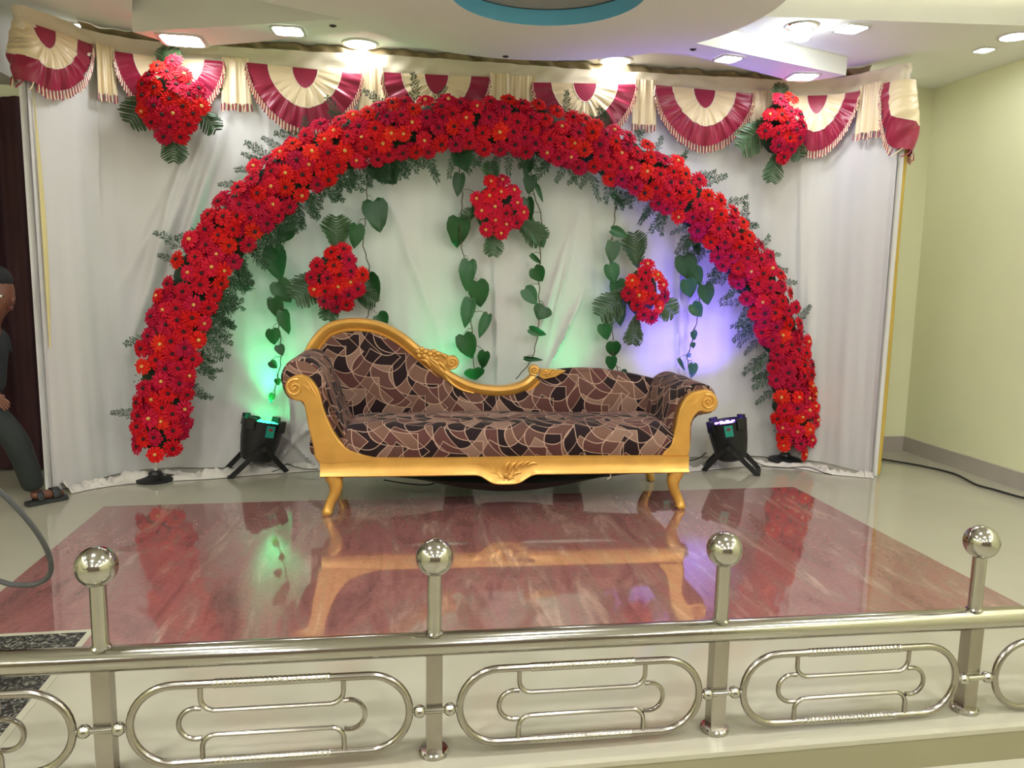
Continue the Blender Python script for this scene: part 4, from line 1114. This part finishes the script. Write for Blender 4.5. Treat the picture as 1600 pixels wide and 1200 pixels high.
# ---------------------------------------------------------------- cables
def cable(name, pts, r, m, label, cat='cable'):
    b = MB(); b.tube(smoothline(pts, 8), r, 8); o = b.build(name, m); tag(o, label, cat); return o
cable('floor_cable', [fl(x, y, .008) for x, y in ((1376, 717), (1400, 721), (1440, 728), (1490, 740), (1525, 757), (1550, 764), (1600, 778), (1660, 790))], .006, m_rubber, 'black cable running along the floor beside the right wall')
cable('power_cable', [fl(x, y, .03) for x, y in ((1076, 720), (1092, 716), (1105, 706), (1118, 700))], .004, m_rubber, 'short black cable between the sofa and the violet stage light')
cable('power_cable', [fl(x, y, .03) for x, y in ((1176, 719), (1195, 728), (1225, 731), (1262, 730), (1285, 738), (1300, 742))], .003, m_rubber, 'thin black cable crossing the cloth hem under the right arch foot')
cable('power_cable', [fl(x, y, .03) for x, y in ((425, 737), (437, 733), (448, 725), (462, 730), (480, 733), (497, 733))], .003, m_rubber, 'thin black cable from the green stage light to the sofa')
cable('power_cable', [fl(x, y, .02) for x, y in ((600, 750), (640, 756), (672, 757), (690, 748), (710, 752))], .004, m_rubber, 'tangled black cable on the floor under the sofa')
cable('hanging_cable', [onY(x, y, 1.62) for x, y in ((-90, 700), (-40, 732), (0, 768), (35, 803), (62, 838), (78, 872), (77, 898), (58, 912), (25, 914), (0, 908), (-50, 890), (-110, 870))], .0055, m_cable, 'thick grey cable looping in from the left edge', 'cable')

# ---------------------------------------------------------------- steel railing
RY = 1.75
rail = thing('steel_railing', 'stainless steel railing with ball topped posts along the stage front', 'railing', (0, RY, 0))
zo = lambda x: .0-.0135*(x-.47)
PXs = [-1.355, -.626, .113, .836, 1.560, 2.29]
b = MB(); b.tube([(-2.1, 0, .276+zo(-2.1)), (2.9, 0, .276+zo(2.9))], .0285, 24); b.build('handrail', m_steel, rail)
for x in PXs:
    b = MB(); h = .019; z1 = .262+zo(x); b.box((x-h, -h, .010), (x+h, h, z1)); post = b.build('post', m_steelb, rail, smooth=False)
    b = MB(); b.tube([(x, 0, z1-.005), (x, 0, .455+zo(x))], .0175, 18); b.build('upper_tube', m_steel, post)
    b = MB(); b.sphere((x, 0, .491+zo(x)), .0445, 32, 20); b.build('ball_finial', m_steel, post)
    b = MB(); b.lathe([(.036, 0), (.036, .010), (.033, .013), (.018, .014)], 24, (x, 0, .0006)); b.build('floor_flange', m_steel, post)
    b = MB(); b.lathe([(.0175, 0), (.022, .004), (.0175, .008)], 18, (x, 0, .301+zo(x))); b.build('weld_collar', m_steel, post)
    zc = .121+zo(x); b = MB(); yb = -.026
    b.tube([(x-.062, yb, zc), (x+.062, yb, zc)], .0075, 10)
    for sg in (-1, 1): b.sphere((x+sg*.036, yb, zc), .0155, 16, 10)
    b.build('ball_connector', m_steel, rail)
def arc(cx, cz, r, a0, a1, n=12): return [(cx+r*math.cos(a0+(a1-a0)*k/n), cz+r*math.sin(a0+(a1-a0)*k/n)) for k in range(n+1)]
for xa, xb in zip(PXs[:-1], PXs[1:]):
    cx = (xa+xb)/2; hl = (xb-xa)/2-.059; hh = .0945; y0 = -.026; zc = .1235+zo(cx)
    def P3(p): return (cx+p[0], y0, zc+p[1]+zo(cx+p[0])-zo(cx))
    st = arc(hl-hh, 0, hh, -PI/2, PI/2, 18)+arc(-hl+hh, 0, hh, PI/2, 3*PI/2, 18)
    b = MB(); b.tube([P3(p) for p in st], .0092, 12, closed=True); fr = b.build('oval_frame', m_steelb, rail)
    xs = .158; g = .030
    for sg in (1, -1):
        pts_ = [(-xs, sg*hh)]+[(-xs, sg*(hh-.03))]+arc(-xs+.03, sg*(g+.03), .03, PI, PI+sg*PI/2, 8)+arc(xs-.03, sg*(g+.03), .03, -sg*PI/2, 0, 8)+[(xs, sg*(hh-.03)), (xs, sg*hh)]
        b = MB(); b.tube([P3(p) for p in pts_], .0058, 9); b.build('inner_bar', m_steelb, fr)
        c_ = [(sg*xs, .036)]+[(sg*(xs+.012), .037)]+[(sg*(xs+.012+.037*math.sin(PI*k/14)), .037*math.cos(PI*k/14)) for k in range(15)]+[(sg*xs, -.036)]
        b = MB(); b.tube([P3(p) for p in c_], .0058, 9); b.build('end_loop', m_steelb, fr)
        b = MB(); n = 24; L_ = .13
        pr = []
        for k in range(n):
            x0 = -L_+2*L_*k/n; pr += [(x0, .0094), (x0+.002, .0108), (x0+2*L_/n-.002, .0108)]
        b.tube([P3((x, sg*hh)) for x, _ in pr], [r for _, r in pr], 12); b.build('ribbed_sleeve', m_steel, fr)

# ---------------------------------------------------------------- boy walking in from the left
def skin(name, chains, m, parent, sub=2):
    """chains: lists of (x,y,z,r) sharing joints by coordinates"""
    me = bpy.data.meshes.new(name); V = []; E = []; R_ = []
    def idx(p):
        for i, v in enumerate(V):
            if (abs(v[0]-p[0])+abs(v[1]-p[1])+abs(v[2]-p[2])) < 1e-5: return i
        V.append(p[:3]); R_.append(p[3]); return len(V)-1
    for c in chains:
        ids = [idx(p) for p in c]
        for a, d in zip(ids[:-1], ids[1:]): E.append((a, d))
    me.from_pydata(V, E, []); o = bpy.data.objects.new(name, me); COL.objects.link(o); o.parent = parent
    md = o.modifiers.new('skin', 'SKIN'); md.use_smooth_shade = True
    for i, r in enumerate(R_):
        rr_ = r if isinstance(r, tuple) else (r, r); me.skin_vertices[0].data[i].radius = rr_
    me.skin_vertices[0].data[0].use_root = True
    s_ = o.modifiers.new('sub', 'SUBSURF'); s_.levels = sub; s_.render_levels = sub
    me.materials.append(m); return o
m_skin = mat('brown_skin', srgb(104, 62, 44), .5, var=.05, vscale=10)
m_hair = mat('short_black_hair', srgb(18, 18, 20), .8, bump=.6, bscale=120)
m_shirt = mat('dark_shirt', srgb(30, 36, 38), .8, bump=.2, bscale=20)
m_trou = mat('dark_trousers', srgb(30, 35, 33), .8, bump=.2, bscale=16)
m_sand = mat('dark_sandal', srgb(40, 42, 42), .6)
m_white = mat('eye_white', srgb(200, 195, 185), .4)
m_lip = mat('lip', srgb(110, 58, 50), .5)
BX, BY = -1.90, 4.02
boy = thing('person', 'boy in dark shirt, trousers and sandals striding in at left edge', 'person', (BX, BY, 0))
# coordinates relative to (BX,BY)
hip = (0, 0, .55, .085); ch = (.02, 0, .74, .088); nk = (.055, 0, .885, .04); hd0 = (.078, 0, .93, .050)
body = [[hip, (.01, 0, .65, .08), ch, (.035, 0, .83, .07), nk, hd0, (.095, 0, .972, .068), (.092, 0, 1.03, .086), (.082, 0, 1.09, .082), (.075, 0, 1.135, .045)],
        [(.095, 0, .972, .068), (.128, 0, .945, .034)],
        [(.035, 0, .83, .07), (.03, -.10, .825, .036), (.02, -.125, .72, .027), (.035, -.125, .62, .022), (.085, -.12, .575, .018), (.105, -.12, .56, .016)],
        [(.035, 0, .83, .07), (.03, .10, .825, .036), (-.04, .12, .73, .027), (-.10, .12, .64, .022), (-.09, .12, .55, .018), (-.085, .12, .53, .016)],
        [hip, (.03, -.055, .50, .062), (.155, -.05, .335, .043), (.19, -.02, .17, .035), (.205, .0, .055, .025)],
        [hip, (-.03, .055, .50, .062), (-.08, .05, .30, .043), (-.22, .05, .17, .033), (-.31, .05, .09, .025)]]
skin('body', body, m_skin, boy)
# hands: five fingers each
for (hx, hy, hz, dx, dz) in ((.105, -.12, .56, .75, -.66), (-.085, .12, .53, .2, -1)):
    d = np.array([dx, 0, dz]); d /= np.linalg.norm(d); q = np.cross(d, [0, 1., 0]); c = np.array([hx, hy, hz]); ch_ = []
    pal = c+d*.03
    chs = [[(*(c-d*.01), .014), (*pal, .019)]]
    for k in range(4):
        a = (k-1.5)*.011; ln = (.032, .038, .036, .028)[k]
        chs.append([(*pal, .019), (*(pal+q*a+d*.018), .0075), (*(pal+q*a*1.1+d*(.018+ln*.5)+q*.0-np.array([0, .004, 0])), .0065), (*(pal+q*a*1.1+d*(.018+ln)+q*(-.006)), .0052)])
    chs.append([(*(c+d*.012), .013), (*(c+d*.02+q*.022), .0078), (*(c+d*.038+q*.028), .0062)])
    chs[-1][0] = (*pal, .019)
    skin('hand', chs, m_skin, boy, 2)
# trousers and shirt
skin('trousers', [[(0, 0, .60, .09), (0, 0, .54, .098), (.03, -.055, .50, .078), (.155, -.05, .335, .062), (.185, -.025, .19, .056), (.202, -.002, .07, .052)],
                  [(0, 0, .54, .098), (-.03, .055, .50, .078), (-.08, .05, .30, .062), (-.20, .05, .185, .055), (-.29, .05, .105, .05)]], m_trou, boy)
skin('shirt', [[(0, 0, .53, .105), (.01, 0, .65, .10), (.02, 0, .74, .105), (.035, 0, .82, .085), (.05, 0, .865, .05)],
               [(.035, 0, .82, .085), (.03, -.10, .825, .052), (.02, -.13, .70, .044)], [(.035, 0, .82, .085), (.03, .10, .825, .052), (-.04, .125, .72, .044)]], m_shirt, boy)
b = MB(); b.sphere((.082, 0, 1.082), .094, 20, 14, (1.0, .92, .78)); b.sphere((.05, 0, 1.05), .082, 16, 10, (.9, .95, .95)); hair = b.build('hair', m_hair, boy)
# carve: hair cap sits back of the face -- rotate the cap backwards
hair.location = (-.012, 0, .014)
b = MB()   # nose, ears, brow as one relief on the face
b.sphere((.158, 0, 1.0), .014, 10, 8, (1, 1.0, 1.2)); b.sphere((.150, 0, 1.018), .011, 10, 8, (.9, .8, 1.8)); b.sphere((.150, 0, .966), .012, 10, 6, (.9, 1.9, .5), 1); b.sphere((.148, 0, .957), .011, 10, 6, (.9, 1.7, .5), 1)
b.build('nose_and_lips', [m_skin, m_lip], boy)
for sy in (-1, 1):
    b = MB(); b.sphere((.139, sy*.056, 1.020), .011, 10, 8, (.8, 1.1, .6)); b.sphere((.146, sy*.059, 1.020), .0055, 8, 6, (.6, 1, 1), 1); b.build('eye', [m_white, m_hair], boy)
    b = MB(); b.sphere((.07, sy*.086, 1.005), .022, 10, 8, (.7, .35, 1)); b.build('ear', m_skin, boy)
# feet and sandals
for (ax, ay, az, tx, ty, tz) in ((.205, .0, .05, .33, .13, .0), (-.31, .05, .08, -.2, .05, .02)):
    a = np.array([ax, ay, 0]); t = np.array([tx, ty, 0]); d = (t-a)/np.linalg.norm(t-a); q = np.array([-d[1], d[0], 0]); z0 = tz+.002
    sole = [(-.045, -.028), (-.05, 0), (-.045, .028), (.02, .032), (.10, .042), (.135, .03), (.15, 0), (.135, -.035), (.10, -.04), (.02, -.03)]
    b = MB(); b.prism(sole, lambda u, v, h: tuple(a+d*u+q*v+np.array([0, 0, z0+h])), .018, 0, bev=.003); b.build('sandal_sole', m_sand, boy)
    skin('foot', [[(*(a+np.array([0, 0, az+.02])), .024), (*(a+d*-.012+np.array([0, 0, z0+.045])), .026), (*(a+d*.05+np.array([0, 0, z0+.04])), .026), (*(a+d*.10+np.array([0, 0, z0+.032])), .022), (*(a+d*.135+np.array([0, 0, z0+.028])), .014)]], m_skin, boy)
    for u0, wd in ((.085, .018), (.01, .014)):
        b = MB()
        b.grid(lambda u, v: tuple(a+d*(u0+wd*(u-.5)*2)+q*.038*math.cos(PI*v)+np.array([0, 0, z0+.016+.052*math.sin(PI*v)**.8])), 3, 14); o = b.build('sandal_strap', m_sand, boy)
        so = o.modifiers.new('thick', 'SOLIDIFY'); so.thickness = .003
